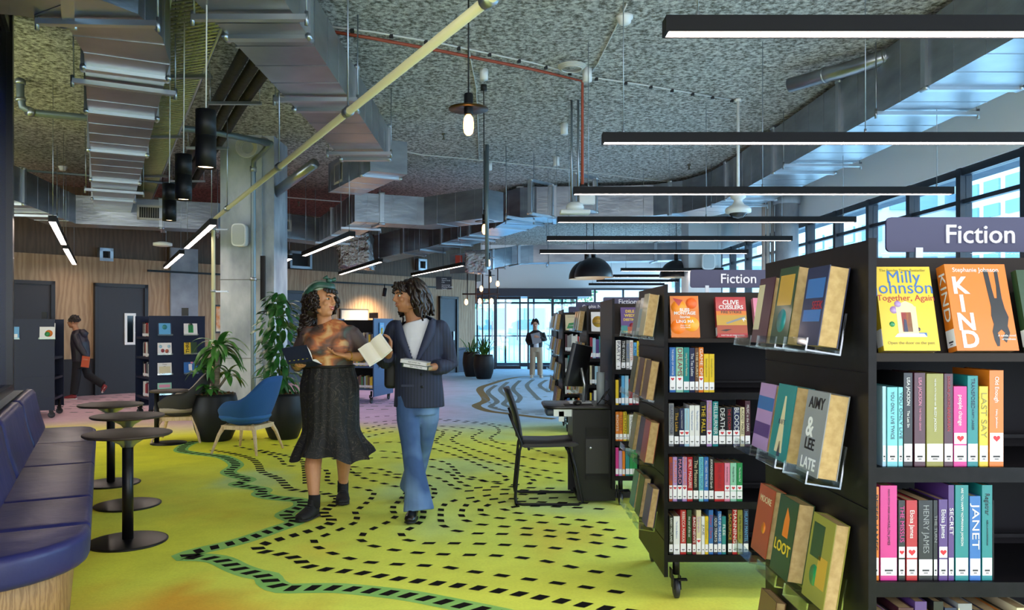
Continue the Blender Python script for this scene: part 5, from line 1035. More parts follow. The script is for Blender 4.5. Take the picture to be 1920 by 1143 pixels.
for nm, tr in (('fourth trolley', T4), ('fifth trolley', T5), ('sixth trolley', T6)):
    q_ = random.Random(len(nm)+ord(nm[0])); endbooks(tr, [[(q_.choice(['cream','navy','brown','dark green','grey','rust','maroon']), q_.uniform(.03,.05), .205, None) for j in range(3)] for i in range(4)], ROWS, nm)
# ================================================================ displays at the left
TA = trolley('navy slatted display unit at the far left behind the bench', -6.56, 11.42, R(110), L=.75, dep=.60, rows=(), mt=NAVY, H=1.47, lev=[.3, .6, .9], slope=False, cat='display unit')
TB = trolley('navy display unit with a grid of face-out books left of the column', -4.55, 11.98, R(130), L=.72, dep=.82, rows=(), mt=NAVY, H=1.52, lev=[.3, .6, .9, 1.2], slope=False, cat='display unit')
def cover(tr, h, yc, w_, H, col, label, art, led=True):
    m = MB(); m.T = Matrix.Translation((-.002, yc-w_/2-.01, h)) @ Matrix.Rotation(R(7), 4, 'Y'); m.box(-.04, 0, -.004, 0, w_+.02, 0); m.box(-.042, 0, -.004, -.038, w_+.02, .02); m.build('display_ledge', ACRY, tr)
    M4 = wm(tr) @ Matrix.Translation((-.006, yc+w_/2, h+.001)) @ Matrix.Rotation(R(7), 4, 'Y') @ Matrix.Rotation(PI, 4, 'Z')
    return book(label, M4, .016, w_, H, col, art=art, sticker=False, parts=1, group='face-out books on the left display units', pages=PAGEW)
cover(TA, 1.17, .09, .2, .235, 'white', 'white cookbook cover with a plate of food on the far left unit', [('t','cooking',.5,.85,.03,'grey'),('c',.6,.35,.25,'orange'),('c',.5,.3,.18,'green',.0005)])
cover(TA, 1.17, .55, .2, .25, 'sky blue', 'blue book cover at the left edge of the far left unit', [('r',.1,.1,.9,.3,'white'),('t','PATH',.5,.2,.03,'navy')])
cover(TB, 1.22, .60, .2, .25, 'navy', 'blue cover with a symmetrical folk pattern, top left of the display', [('r',.08,.05,.92,.95,'sky blue'),('c',.5,.5,.3,'pink'),('c',.5,.5,.18,'teal',.0005),('t','DESIGN',.5,.85,.03,'white',.02),('c',.25,.25,.1,'yellow'),('c',.75,.25,.1,'yellow')])
cover(TB, 1.22, .22, .2, .25, 'white', 'white cover with a green tin, top right of the display', [('r',.32,.15,.7,.6,'green'),('c',.51,.6,.18,'dark green'),('r',.4,.2,.44,.55,'dark green'),('r',.55,.2,.59,.55,'dark green'),('t','the cookbook',.35,.88,.018,'grey')])
cover(TB, .93, .60, .2, .25, 'white', 'white cover dotted with blue tile motifs in the second row', [('c',.2,.8,.12,'pale blue'),('c',.5,.8,.12,'pale blue'),('c',.8,.8,.12,'pale blue'),('c',.2,.5,.12,'pale blue'),('c',.8,.5,.12,'pale blue'),('c',.35,.25,.14,'crimson'),('c',.65,.22,.14,'rust')])
cover(TB, .93, .22, .19, .25, 'yellow', 'yellow cover with black sideways capitals in the second row', [('r',.5,0,1,1,'dark green'),('c',.7,.5,.2,'gold'),('c',.72,.2,.12,'orange')])
text('THREE', .07, cmat('black'), bpy.data.objects[sorted([o.name for o in C.objects if o.name.startswith('book')], key=lambda n_: (len(n_), n_))[-1]], CVF(.016, .05, .125) @ Matrix.Rotation(PI/2, 4, 'Z'), 'cover_lettering', depth=.0006, bold=.02)
cover(TB, .63, .60, .2, .25, 'white', 'white cover with swirly black lettering and a bowl, third row left', [('t','Yiayia',.5,.86,.05,'black',.01),('t','Time',.5,.62,.03,'black'),('r',.1,.1,.9,.5,'cream'),('c',.5,.32,.25,'brown')])
cover(TB, .63, .22, .2, .25, 'blue', 'bright blue cover with a small white jar, third row right', [('r',.35,.2,.6,.6,'white'),('c',.5,.25,.1,'maroon'),('c',.6,.7,.1,'pink')])
cover(TB, .33, .60, .2, .22, 'mint', 'pale green cover in the bottom row of the display', [('r',.1,.5,.9,.7,'pink')])
for k, lv in enumerate([.3, .6, .9, 1.2]): fill(TB, lv, .04, .40, '%s side shelf of the left display unit' % ['bottom', 'third', 'second', 'top'][k], 70+k, ['white','grey','black','red','navy'], 1.3, 1, .82, stuff=9)
m = MB(); m.box(-6.8, 11.50, 1.47, -6.72, 11.52, 1.57); tag(m.build('small_sign_holder', BLK), 'tiny black sign holder standing on the far left display unit', 'sign holder')
m = MB(); m.box(-4.86, 11.85, 1.52, -4.76, 11.87, 1.64); tag(m.build('small_sign_holder', BLK), 'tiny black sign holder standing on the display unit left of the column', 'sign holder')
TS = trolley('navy book trolley between the two readers, filled with tightly packed books', -3.15, 13.75, R(-14), L=1.0, dep=.9, rows=(), mt=mat('mid_blue_laminate', '2c4870', .4), H=1.5, lev=[.27, .66, 1.02], slope=False)
pk = ['red','orange','cream','olive','pink','yellow','teal','grey','maroon','green','brown','pale blue','white']
for k, lv in enumerate([.27, .66, 1.02]): fill(TS, lv, .05, .96, '%s shelf between the readers' % ['bottom', 'middle', 'top'][k], 90+k, pk, 1.15, stuff=.62)
m = MB(); m.T = wm(TS); m.box(.78, .3, 1.5, .95, .31, 1.6); tag(m.build('small_sign_holder', flat('3a2418', .5)), 'small brown sign standing on the trolley between the readers', 'sign holder')
for k, (h, c) in enumerate(((1.15, 'sky blue'), (.62, 'pale blue'))):
    M4 = wm(TS) @ Matrix.Translation((1.006, .22, h)); book('%s cover on the blue end panel between the readers' % ['bright', 'pale'][k]+' blue'*0, M4, .012, .2, .27, c, art=[('c', .5, .45, .3, 'yellow'), ('t', 'NOW', .5, .8, .04, 'white')], sticker=False, parts=1)
so = tag(SB.build('book', [PAGE, STK]+[cmat(c) for c in PK]), 'tightly packed small books on the left display side and behind the readers', 'book'); so['kind'] = 'stuff'
print('BOOKS', NB[0])
# ================================================================ people
def V3(*a): return Vector(a)
def limb(m, pts, rad, n=14, ref=None): m.tube(pts, rad, n, 0, ref)
def hand(m, wrist, fd, pn, ts, curl=.5, spread=.10, L=.17):
    """wrist point, finger direction, palm normal, ts: side of the thumb (+1/-1), curl 0..1"""
    f = Vector(fd).normalized(); p = Vector(pn); p = (p-f*p.dot(f)).normalized(); s_ = f.cross(p)*ts; w_ = Vector(wrist)
    pl = L*.50
    m.tube([w_-f*.01, w_+f*pl*.3, w_+f*pl*.75, w_+f*pl], [(.024, .017), (.034, .017), (.040, .015), (.037, .012)], 14, 0, p)
    for k, (o, ln) in enumerate(((.030, .90), (.010, 1.0), (-.010, .94), (-.029, .76))):
        b = w_+f*pl*.93+s_*o; d = (f+s_*(o/.03)*spread).normalized(); pts = [b-f*.012, b]; ln = ln*L*.47; c = curl*(1+.12*k)
        for j, q in enumerate((.42, .32, .26)):
            a = c*(0.55+.45*j); d = (d*math.cos(a)+p*math.sin(a)).normalized(); b = b+d*ln*q; pts.append(b)
        m.tube(pts, [.0085, .0088, .0082, .0075, .0058], 8)
    b = w_+f*pl*.28+s_*.028; d = (f*.75+s_*.75+p*(.25+curl*.5)).normalized(); pts = [b-s_*.012, b]
    for q in (.030, .026, .020): b = b+d*q; pts.append(b); d = (d+f*.25+p*curl*.3).normalized()
    m.tube(pts, [.013, .0125, .0105, .0095, .007], 8)
def hframe(c, hf, tilt=0, sc_=1.0):
    y = Vector(hf).normalized(); z = Vector((0, 0, 1)); x = y.cross(z).normalized(); z = x.cross(y)
    M_ = Matrix(((x.x, y.x, z.x, c[0]), (x.y, y.y, z.y, c[1]), (x.z, y.z, z.z, c[2]), (0, 0, 0, 1))) @ Matrix.Rotation(tilt, 4, 'Y') @ Matrix.Scale(sc_, 4); return M_
def head(m, Hm):
    T = m.T; m.T = Hm
    m.ell((0, -.012, .03), (.074, .094, .094), 18); m.ell((0, .022, -.03), (.061, .072, .086), 18); m.ell((0, .055, -.088), (.030, .030, .022), 10)
    m.ell((0, .078, .042), (.050, .018, .016), 10)
    m.tube([(0, .088, .030), (0, .100, .008), (0, .112, -.014), (0, .100, -.024)], [.008, .010, .013, .009], 8)
    m.ell((.012, .096, -.020), (.008, .009, .007), 8); m.ell((-.012, .096, -.020), (.008, .009, .007), 8)
    m.ell((0, .086, -.050), (.026, .014, .016), 10); m.ell((.038, .062, -.018), (.022, .022, .022), 10); m.ell((-.038, .062, -.018), (.022, .022, .022), 10)
    for s_ in (-1, 1): m.ell((.073*s_, -.008, -.004), (.009, .018, .031), 10); m.ell((.045*s_, .0, -.06), (.022, .04, .03), 8)
    m.T = T
def face_parts(t, Hm, skinbrow='1a120e', lip='a04a44', smile=True, beard=False):
    for s_ in (-1, 1):
        m = MB(); m.T = Hm; m.ell((.030*s_, .076, .014), (.0135, .011, .0085), 10); q = m.build('eye', flat('c9c0b8', .35), t, True)
        m = MB(); m.T = Hm; m.ell((.030*s_, .0845, .014), (.0078, .0042, .0078), 8); m.build('iris', flat('1c100a', .15), q, True)
        m = MB(); m.T = Hm; m.tube([(.014*s_, .094, .032), (.030*s_, .091, .038), (.047*s_, .077, .033)], [.003, .0042, .002], 6); m.build('eyebrow', flat(skinbrow, .9), t, True)
    m = MB(); m.T = Hm
    m.tube([(-.026, .084, -.044), (-.012, .097, -.047), (0, .1, -.046), (.012, .097, -.047), (.026, .084, -.044)], [.002, .0045, .004, .0045, .002], 8); m.tube([(-.026, .084, -.045), (-.012, .094, -.059), (0, .097, -.062), (.012, .094, -.059), (.026, .084, -.045)], [.002, .0045, .005, .0045, .002], 8); m.build('lips', flat(lip, .4), t, True)
    if smile: m = MB(); m.T = Hm; m.tube([(-.020, .086, -.048), (0, .096, -.053), (.020, .086, -.048)], [.003, .0052, .003], 8); m.build('teeth', flat('f1ece2', .3), t, True)
def curls(Hm, n, seed, reg, r=.010, ln=.08, cr=.014, drop=.9, m=None):
    """curly locks; reg(rnd) gives a root point in head space and an outward direction"""
    rnd = random.Random(seed); m = m or MB(); m.T = Hm
    for i in range(n):
        p, d = reg(rnd); p = Vector(p); d = Vector(d); L = ln*rnd.uniform(.6, 1.3); ph = rnd.uniform(0, 6.28); w_ = rnd.uniform(3, 5)*PI; pts = []; K = 10
        a = Vector((rnd.uniform(-1, 1), rnd.uniform(-1, 1), .2)).normalized(); b = d.cross(a).normalized(); a = b.cross(d).normalized(); q = Vector(p); dd = d.normalized()
        for k in range(K+1):
            u = k/K; pts.append(q+(a*math.cos(ph+w_*u)+b*math.sin(ph+w_*u))*cr*min(1, u*3)); dd = (dd+Vector((0, 0, -drop/K*1.6))).normalized(); q = q+dd*L/K
        m.tube(pts, [r*(.55+.6*math.sin(PI*min(1, .15+u/K*.8))) for u in range(K+1)], 6)
    return m
def cloth(mb, name, m_, t, vox=.008, sm=4, cut=None):
    me = remesh(mb, vox, sm)
    if cut:
        bm = bmesh.new(); bm.from_mesh(me); dl = [f for f in bm.faces if cut(f.calc_center_median())]; bmesh.ops.delete(bm, geom=dl, context='FACES'); bm.to_mesh(me); bm.free()
    return meshobj(name, me, m_, t)
def torso(m, rings, fw=(0, -1, 0)):
    """rings: (x, y, h, half width, half depth)"""
    m.tube([(a, b, c) for a, b, c, _, _ in rings], [(p, q) for *_, p, q in rings], 24, 0, fw)
def fabric(name, c1, c2, sc_=8, rough=.8, bump=(140, .3, .002), fold=None):
    return mat(name, c1, rough, noise_=(sc_, c2), bump=fold or bump)
def shoe(name, t, heel, toe, m_, sole, h=.075, w_=.042, lace=True):
    heel = Vector(heel); toe = Vector(toe); d = (toe-heel); u = d.normalized(); up = Vector((0, 0, 1)); m = MB()
    pts = [heel+u*(-.01)+up*.045, heel+u*.03+up*.052, heel+d*.35+up*.05, heel+d*.6+up*.04, heel+d*.85+up*.033, heel+d*1.0+up*.028]
    m.tube(pts, [(w_*.7, .040), (w_*.85, .050), (w_*.9, .046), (w_*1.05, .036), (w_, .030), (w_*.6, .018)], 16, 0, up); m.tube([heel+u*.03+up*.06, heel+u*.02+up*(h+.03)], [.040, .038], 14)
    o = meshobj(name, remesh(m, .006, 2), m_, t)
    m = MB(); m.tube([heel+u*(-.018)+up*.012, heel+u*.03+up*.012, heel+d*.55+up*.012, heel+d*.85+up*.014, heel+d*1.04+up*.018], [(w_*.75, .012), (w_*.9, .012), (w_*.98, .012), (w_*1.02, .012), (w_*.55, .010)], 14, 0, up); m.build('sole', sole, o, True)
    if lace:
        m = MB(); s_ = u.cross(up)
        for k in range(4): p = heel+d*(.38+.09*k)+up*(.098-.011*k); m.tube([p-s_*.022, p+up*.003, p+s_*.022], .0028, 5)
        m.build('laces', flat('2a2a2e', .8), o, True)
    return o
SK1 = mat('warm_skin', 'b98058', .5, noise_=(9, 'c48c64')); SK2 = mat('light_brown_skin', 'a06c4c', .5, noise_=(9, 'ad7855'))
HAIR = mat('dark_brown_hair', '140d0a', .42, noise_=(30, '2a1a12')); 
def open_book(name, label, M4, w_, H, ang, c, art=None, page_lift=.02, cat='open book'):
    t = bpy.data.objects.new(name, None); C.objects.link(t); t.matrix_world = M4; tag(t, label, cat)
    for s_ in (-1, 1):
        a = ang*s_; m = MB(); m.T = Matrix.Rotation(-a, 4, 'Y'); m.box(0 if s_ > 0 else -w_, 0, -.0025, w_ if s_ > 0 else 0, H, 0); m.build('cover', flat(c, .4), t)
        m = MB(); m.T = Matrix.Rotation(-a, 4, 'Y'); K = 8; top = []
        for k in range(K+1): u = k/K; top.append((s_*w_*.97*u, .004+.016*math.sin(PI*min(1, u*1.1))*(1-.4*u)+.002))
        prof = top+[(s_*w_*.97, .0005), (0, .0005)]
        if s_ < 0: prof = prof[::-1]
        m.prism(prof, .004, H-.004, 0, 'y'); m.build('page_block', PAGEW, t)
    return t
# ---------------------------------------------------------------- the woman
wn = thing('person', 'person in green head scarf, sheer orange patterned top and black floral skirt, walking', 'person', (-1.26, 5.72, 0))
Hm = hframe((-1.295, 5.70, 1.545), (.86, -.5, .04), R(-4), .99)
m = MB(); head(m, Hm)
limb(m, [(-1.285, 5.735, 1.36), (-1.29, 5.725, 1.42), (-1.293, 5.715, 1.49)], [.062, .052, .054])
torso(m, [(-1.26, 5.74, .80, .17, .12), (-1.26, 5.74, .92, .19, .14), (-1.26, 5.74, 1.06, .160, .12), (-1.255, 5.74, 1.2, .165, .13), (-1.26, 5.74, 1.30, .165, .115), (-1.275, 5.74, 1.365, .11, .07), (-1.285, 5.735, 1.40, .055, .05)])
limb(m, [(-1.43, 5.75, 1.32), (-1.48, 5.79, 1.2), (-1.51, 5.80, 1.09), (-1.47, 5.66, 1.075), (-1.425, 5.50, 1.085)], [.05, .045, .038, .036, .024])
limb(m, [(-1.09, 5.75, 1.32), (-1.03, 5.78, 1.22), (-.99, 5.78, 1.135), (-1.04, 5.68, 1.14), (-1.10, 5.585, 1.15)], [.05, .045, .038, .036, .024])
hand(m, (-1.425, 5.50, 1.085), (.35, -.85, .05), (.15, .1, 1), 1, .55)
hand(m, (-1.10, 5.585, 1.15), (-.80, -.45, .22), (-.1, -.25, 1), 1, .28, .22)
limb(m, [(-1.33, 5.75, .86), (-1.335, 5.72, .66), (-1.34, 5.65, .46), (-1.345, 5.60, .36), (-1.325, 5.545, .17), (-1.32, 5.53, .08)], [.08, .075, .058, .062, .040, .038])
limb(m, [(-1.19, 5.74, .86), (-1.18, 5.76, .66), (-1.17, 5.80, .48), (-1.185, 5.93, .36), (-1.21, 6.02, .19), (-1.215, 6.05, .10)], [.08, .075, .06, .062, .040, .038])
for a in ((-1.32, 5.53, .05), (-1.215, 6.05, .08)): m.ell(a, (.024, .03, .03))
meshobj('body', remesh(m, .0055, 2), SK1, wn)
face_parts(wn, Hm, lip='b04a4c')
tm = bpy.data.materials.new('sheer_print_top'); tm.use_nodes = True; n = tm.node_tree.nodes; l = tm.node_tree.links; b = n['Principled BSDF']; t_ = n.new('ShaderNodeTexCoord'); mp = n.new('ShaderNodeMapping'); l.new(t_.outputs['Object'], mp.inputs[0]); mp.inputs['Scale'].default_value = (4.2, 3, 6.2)
nz = n.new('ShaderNodeTexNoise'); nz.inputs['Scale'].default_value = 1.35; nz.inputs['Detail'].default_value = 3; nz.inputs['Distortion'].default_value = .8; l.new(mp.outputs[0], nz.inputs[0]); rp = n.new('ShaderNodeValToRGB'); l.new(nz.outputs[0], rp.inputs[0]); e = rp.color_ramp.elements
e[0].position = .30; e[0].color = lin('4a6460'); e[1].position = .70; e[1].color = lin('dcb684')
for p_, c_ in ((.40, '54443c'), (.48, '7e5642'), (.54, 'b8683c'), (.60, 'd09a60')): q = e.new(p_); q.color = lin(c_)
# plain smoky sleeves beyond the chest
sx = n.new('ShaderNodeSeparateXYZ'); l.new(t_.outputs['Object'], sx.inputs[0]); ad = n.new('ShaderNodeMath'); ad.operation = 'ADD'; ad.inputs[1].default_value = 1.26; l.new(sx.outputs[0], ad.inputs[0]); ab = n.new('ShaderNodeMath'); ab.operation = 'ABSOLUTE'; l.new(ad.outputs[0], ab.inputs[0])
mr = n.new('ShaderNodeMapRange'); mr.inputs[1].default_value = .13; mr.inputs[2].default_value = .19; l.new(ab.outputs[0], mr.inputs[0]); mx = n.new('ShaderNodeMix'); mx.data_type = 'RGBA'; l.new(mr.outputs[0], mx.inputs[0]); l.new(rp.outputs[0], mx.inputs[6]); mx.inputs[7].default_value = lin('4a3a38'); l.new(mx.outputs[2], b.inputs['Base Color']); b.inputs['Roughness'].default_value = .55
m = MB()
torso(m, [(-1.26, 5.74, 1.02, .182, .142), (-1.26, 5.74, 1.08, .178, .140), (-1.255, 5.735, 1.17, .182, .148), (-1.255, 5.735, 1.23, .190, .150), (-1.26, 5.74, 1.31, .182, .128), (-1.275, 5.74, 1.37, .125, .082), (-1.285, 5.737, 1.397, .075, .062)])
for s_ in (-1, 1): m.ell((-1.255+.08*s_, 5.64, 1.21), (.09, .06, .085), 14)
limb(m, [(-1.42, 5.75, 1.318), (-1.48, 5.79, 1.2), (-1.512, 5.805, 1.09), (-1.485, 5.70, 1.072)], [.064, .062, .053, .047])
limb(m, [(-1.10, 5.75, 1.318), (-1.03, 5.78, 1.22), (-.988, 5.785, 1.135), (-1.015, 5.72, 1.138)], [.064, .062, .053, .047])
m.ell((-1.415, 5.75, 1.318), (.062, .062, .058), 12); m.ell((-1.105, 5.75, 1.318), (.062, .062, .058), 12)
cloth(m, 'sheer_top', tm, wn, .007, 5)
# skirt
m = MB(); rings = []; N = 96
for k in range(19):
    u = k/18; h = 1.075-.665*u; cx = -1.262+.030*u; cy = 5.74-.02*u
    if u < .25: rx = .184+(.216-.184)*sst(0, .25, u); ry = .145+.025*sst(0, .25, u)
    elif u < .7: rx = .216-.012*sst(.25, .7, u); ry = .17-.0*u
    else: rx = .204+.088*sst(.68, 1.05, u)*1.1; ry = .17+.075*sst(.68, 1.05, u)
    am = .004+.020*sst(.6, 1, u); r_ = []
    for i in range(N):
        a = 2*PI*i/N; wv = math.sin(9*a+1.2*math.sin(2*a))*am+.003*math.sin(23*a+5*u); r_.append((cx+(rx+wv)*math.cos(a), cy+(ry+wv)*math.sin(a), h+(.025*math.sin(3*a+.6)+.012*math.sin(8*a))*sst(.8, 1, u)))
    rings.append(r_)
m.loft(rings, cap=False); 
inn = [[(cx_+(x-cx_)*.985, y, z) for x, y, z in rings[-1] for cx_ in (-1.232,)]]+[[( -1.25+(x+1.25)*.97, 5.73+(y-5.73)*.97, z) for x, y, z in r_] for r_ in reversed(rings[6:-1])]
m.loft([rings[-1]]+inn[1:], cap=False)
sm_ = bpy.data.materials.new('black_floral_skirt'); sm_.use_nodes = True; n = sm_.node_tree.nodes; l = sm_.node_tree.links; b = n['Principled BSDF']; t_ = n.new('ShaderNodeTexCoord'); nz = n.new('ShaderNodeTexNoise'); nz.inputs['Scale'].default_value = 9; nz.inputs['Detail'].default_value = 2; nz.inputs['Distortion'].default_value = 3.2; l.new(t_.outputs['Object'], nz.inputs[0])
rp = n.new('ShaderNodeValToRGB'); l.new(nz.outputs[0], rp.inputs[0]); e = rp.color_ramp.elements; e[0].position = .485; e[0].color = lin('0b0a0c'); e[1].position = .53; e[1].color = lin('0b0a0c'); q = e.new(.507); q.color = lin('463f36'); l.new(rp.outputs[0], b.inputs['Base Color']); b.inputs['Roughness'].default_value = .7
m.build('skirt', sm_, wn, True)
m = MB(); m.tube([(-1.262+.187*math.cos(a), 5.74+.148*math.sin(a), 1.07) for a in [2*PI*i/40 for i in range(40)]], .010, 8, closed=True); m.build('waistband', flat('0d0c0e', .6), wn, True)
for nm, x, y, tx, ty, h0 in (('trainer', -1.318, 5.545, -1.385, 5.36, 0), ('trainer', -1.215, 6.05, -1.185, 5.86, .0)):
    shoe(nm, wn, (x, y, h0), (tx, ty, h0), mat('black_suede', '0e0d0e', .75), mat('black_rubber', '131214', .6), .1, .052)
    m = MB(); m.tube([(x, y-.02, .07), (x, y-.01, .16)], [.043, .043], 14); m.build('sock', flat('0f0e10', .9), wn, True)
# hair: bun of curls, ponytail and fringe
def wr(rnd):
    az = rnd.uniform(R(150), R(390)); el = rnd.uniform(-.6, .35)
    d = Vector((math.cos(az)*math.cos(el), math.sin(az)*math.cos(el) if math.sin(az) < 0 else math.sin(az)*math.cos(el)*.8, math.sin(el))); 
    d.normalize(); return (d.x*.078, -.012+d.y*.098, .03+d.z*.098), d+Vector((0, -.15, 0))
m = curls(Hm, 190, 4, wr, .0095, .075, .013, 1.3)
def wr2(rnd): return (rnd.uniform(-.05, .05), -.10+rnd.uniform(-.03, .02), rnd.uniform(-.12, .03)), Vector((rnd.uniform(-.5, .5), -.8, -.5))
curls(Hm, 110, 7, wr2, .011, .15, .016, 1.6, m)
def wr3(rnd):
    s_ = rnd.choice((-1, 1)); return (s_*rnd.uniform(.06, .076), rnd.uniform(-.05, .02), rnd.uniform(.0, .06)), Vector((s_*.6, .25, -.3))
curls(Hm, 34, 8, wr3, .0075, .05, .010, 1.5, m)
def wr4(rnd): x_ = rnd.uniform(-.06, .06); return (x_, .068-.2*abs(x_), .085), Vector((rnd.uniform(-.6, .6), .7, .15))
curls(Hm, 30, 9, wr4, .006, .035, .008, 1.0, m)
m.T = Hm; m.ell((0, -.035, .02), (.080, .086, .09), 16); m.ell((0, -.11, -.04), (.075, .06, .09), 12); m.build('curly_hair', HAIR, wn, True)
sc_m = mat('green_silk_scarf', 'd6d4c4', .35, noise_=(7, '1c5440')); m = MB(); m.T = Hm @ Matrix.Translation((0, -.034, .05)) @ Matrix.Rotation(R(16), 4, 'X'); rings = []
for k in range(9):
    a = R(8+k*10); rings.append([((.108*math.cos(a)**.8+.002*math.sin(7*q_+k))*math.cos(q_), (.124*math.cos(a)**.8+.002*math.sin(7*q_+k))*math.sin(q_), .108*math.sin(a)+.006*math.sin(4*q_)*math.cos(a)) for q_ in [2*PI*i/32 for i in range(32)]])
m.loft(rings, cap=True); m.build('head_scarf', sc_m, wn, True)
T_ = m.T; m = MB(); m.T = T_; m.tube([(.109*math.cos(q_), .124*math.sin(q_), .022+.012*math.sin(q_*3)+.018*max(0, math.sin(q_))) for q_ in [2*PI*i/36 for i in range(36)]], [(.009, .024)]*36, 10, 0, (0, 0, 1), closed=True); m.build('scarf_band', mat('green_scarf_knot', '1c3a30', .4, noise_=(18, '2f5a48')), wn, True)
m = MB(); m.T = Hm @ Matrix.Translation((0, .055, .155)); m.ell((0, 0, 0), (.026, .02, .02), 10); m.tube([(-.01, 0, 0), (-.05, .01, .015), (-.07, 0, 0)], [.008, .016, .004], 8); m.tube([(.01, 0, 0), (.04, .01, .02), (.06, 0, .01)], [.008, .016, .004], 8); m.build('scarf_knot', mat('green_scarf_knot', '1c3a30', .4), wn, True)
m = MB(); m.tube([(-1.275+.072*math.cos(a), 5.735-.072*math.sin(a)-.012, 1.395-.055*max(0, math.sin(a))**1.5) for a in [2*PI*i/28 for i in range(28)]], .0035, 6, closed=True); m.ell((-1.275, 5.635, 1.33), (.006, .004, .012), 8); m.build('necklace', flat('3a2c28', .3), wn, True)
m = MB(); c = Vector((-1.088, 5.61, 1.148)); ax = Vector((-.55, -.83, .1)).normalized(); a1 = ax.cross(Vector((0, 0, 1))).normalized(); a2 = ax.cross(a1); m.tube([c+(a1*math.cos(a)+a2*math.sin(a))*.034 for a in [2*PI*i/20 for i in range(20)]], .0035, 6, closed=True); m.build('bracelet', mat('gold_metal', 'c89a3a', .3, .9), wn, True)
m = MB(); m.T = Hm; m.tube([(.078+.0*a, -.008+.014*math.cos(a), -.045+.014*math.sin(a)) for a in [2*PI*i/14 for i in range(14)]], .0025, 5, closed=True); m.tube([(-.078, -.008+.014*math.cos(a), -.045+.014*math.sin(a)) for a in [2*PI*i/14 for i in range(14)]], .0025, 5, closed=True); m.build('earrings', _m['gold_metal'], wn, True)
by_ = Vector((.85, -.28, .12)).normalized(); bz_ = Vector((-.15, .62, .62)); bx_ = by_.cross(bz_).normalized(); BKF = frame((-1.375, 5.36, 1.115), bx_, by_)
ob = open_book('open_book', 'open dark blue paperback held by the person in the head scarf', BKF @ Matrix.Translation((0, -.1, 0)), .125, .2, R(24), '1b2340')
for s_, c in ((1, 'b8b23a'), (-1, '8a8f9a')):
    m = MB(); m.T = Matrix.Rotation(-R(28)*s_, 4, 'Y'); 
    for k in range(5): m.box(s_*.02, .02+.035*k, -.0042, s_*(.1 if k % 2 else .085), .032+.035*k, -.002)
    m.build('cover_print', flat(c, .4), ob)
# ---------------------------------------------------------------- the man
mn = thing('person', 'person with wavy dark hair, navy pinstripe blazer and flared blue jeans', 'person', (-.60, 5.66, 0))
Hm = hframe((-.665, 5.64, 1.575), (-.86, -.5, -.06), R(3), .97)
m = MB(); head(m, Hm)
limb(m, [(-.62, 5.70, 1.39), (-.635, 5.68, 1.45), (-.655, 5.66, 1.52)], [.062, .054, .055])
torso(m, [(-.595, 5.69, .82, .14, .10), (-.595, 5.69, .95, .145, .105), (-.595, 5.69, 1.1, .14, .10), (-.595, 5.69, 1.28, .16, .10), (-.60, 5.69, 1.36, .13, .075), (-.61, 5.69, 1.42, .055, .05)])
limb(m, [(-.75, 5.70, 1.335), (-.82, 5.75, 1.22), (-.85, 5.76, 1.10), (-.81, 5.62, 1.14), (-.775, 5.50, 1.185)], [.04, .038, .034, .032, .024])
limb(m, [(-.445, 5.70, 1.335), (-.40, 5.74, 1.22), (-.375, 5.75, 1.09), (-.43, 5.62, 1.075), (-.495, 5.505, 1.07)], [.04, .038, .034, .032, .024])
hand(m, (-.775, 5.50, 1.185), (.12, -.25, .95), (-.9, -.2, 0), 1, .75)
hand(m, (-.495, 5.505, 1.07), (-.85, -.42, .08), (-.05, .05, 1), 1, .6)
meshobj('body', remesh(m, .0055, 2), SK2, mn); face_parts(mn, Hm, lip='8e5044')
m = MB(); torso(m, [(-.595, 5.69, .95, .155, .112), (-.595, 5.69, 1.1, .152, .110), (-.595, 5.69, 1.28, .165, .118), (-.60, 5.69, 1.36, .13, .085), (-.612, 5.69, 1.405, .085, .072)]); cloth(m, 'white_tee', fabric('white_cotton', 'd8dae0', 'c9ccd6', 5), mn, .008, 3)
jm = bpy.data.materials.new('navy_pinstripe'); jm.use_nodes = True; n = jm.node_tree.nodes; l = jm.node_tree.links; b = n['Principled BSDF']; t_ = n.new('ShaderNodeTexCoord'); wv = n.new('ShaderNodeTexWave'); wv.inputs['Scale'].default_value = 14; wv.bands_direction = 'X'; l.new(t_.outputs['Object'], wv.inputs[0]); rp = n.new('ShaderNodeValToRGB'); l.new(wv.outputs[0], rp.inputs[0]); e = rp.color_ramp.elements; e[0].position = .0; e[0].color = lin('1a2036'); e[1].position = 1; e[1].color = lin('2c3450'); e[0].position = .9; l.new(rp.outputs[0], b.inputs['Base Color']); b.inputs['Roughness'].default_value = .75
m = MB(); torso(m, [(-.585, 5.69, .775, .188, .138), (-.585, 5.69, .86, .182, .134), (-.59, 5.69, 1.0, .172, .128), (-.595, 5.69, 1.12, .172, .128), (-.595, 5.69, 1.26, .188, .132), (-.595, 5.69, 1.345, .19, .108), (-.60, 5.69, 1.395, .135, .085), (-.61, 5.695, 1.425, .078, .068)])
limb(m, [(-.765, 5.70, 1.35), (-.825, 5.755, 1.22), (-.858, 5.768, 1.09), (-.835, 5.68, 1.105), (-.80, 5.575, 1.15)], [.066, .064, .062, .058, .052]); limb(m, [(-.43, 5.70, 1.35), (-.39, 5.745, 1.22), (-.362, 5.765, 1.08), (-.40, 5.67, 1.07), (-.455, 5.565, 1.07)], [.066, .064, .062, .058, .052])
def vcut(c):
    if c.y > 5.69: return False
    if c.z < .80 and False: return True
    return c.z > 1.12 and abs(c.x+.605) < .008+.105*(c.z-1.12)/.29 and c.z < 1.45 and c.y < 5.66
m.ell((-.762, 5.70, 1.352), (.064, .07, .062), 12); m.ell((-.432, 5.70, 1.352), (.064, .07, .062), 12)
cloth(m, 'blazer', jm, mn, .008, 4, vcut)
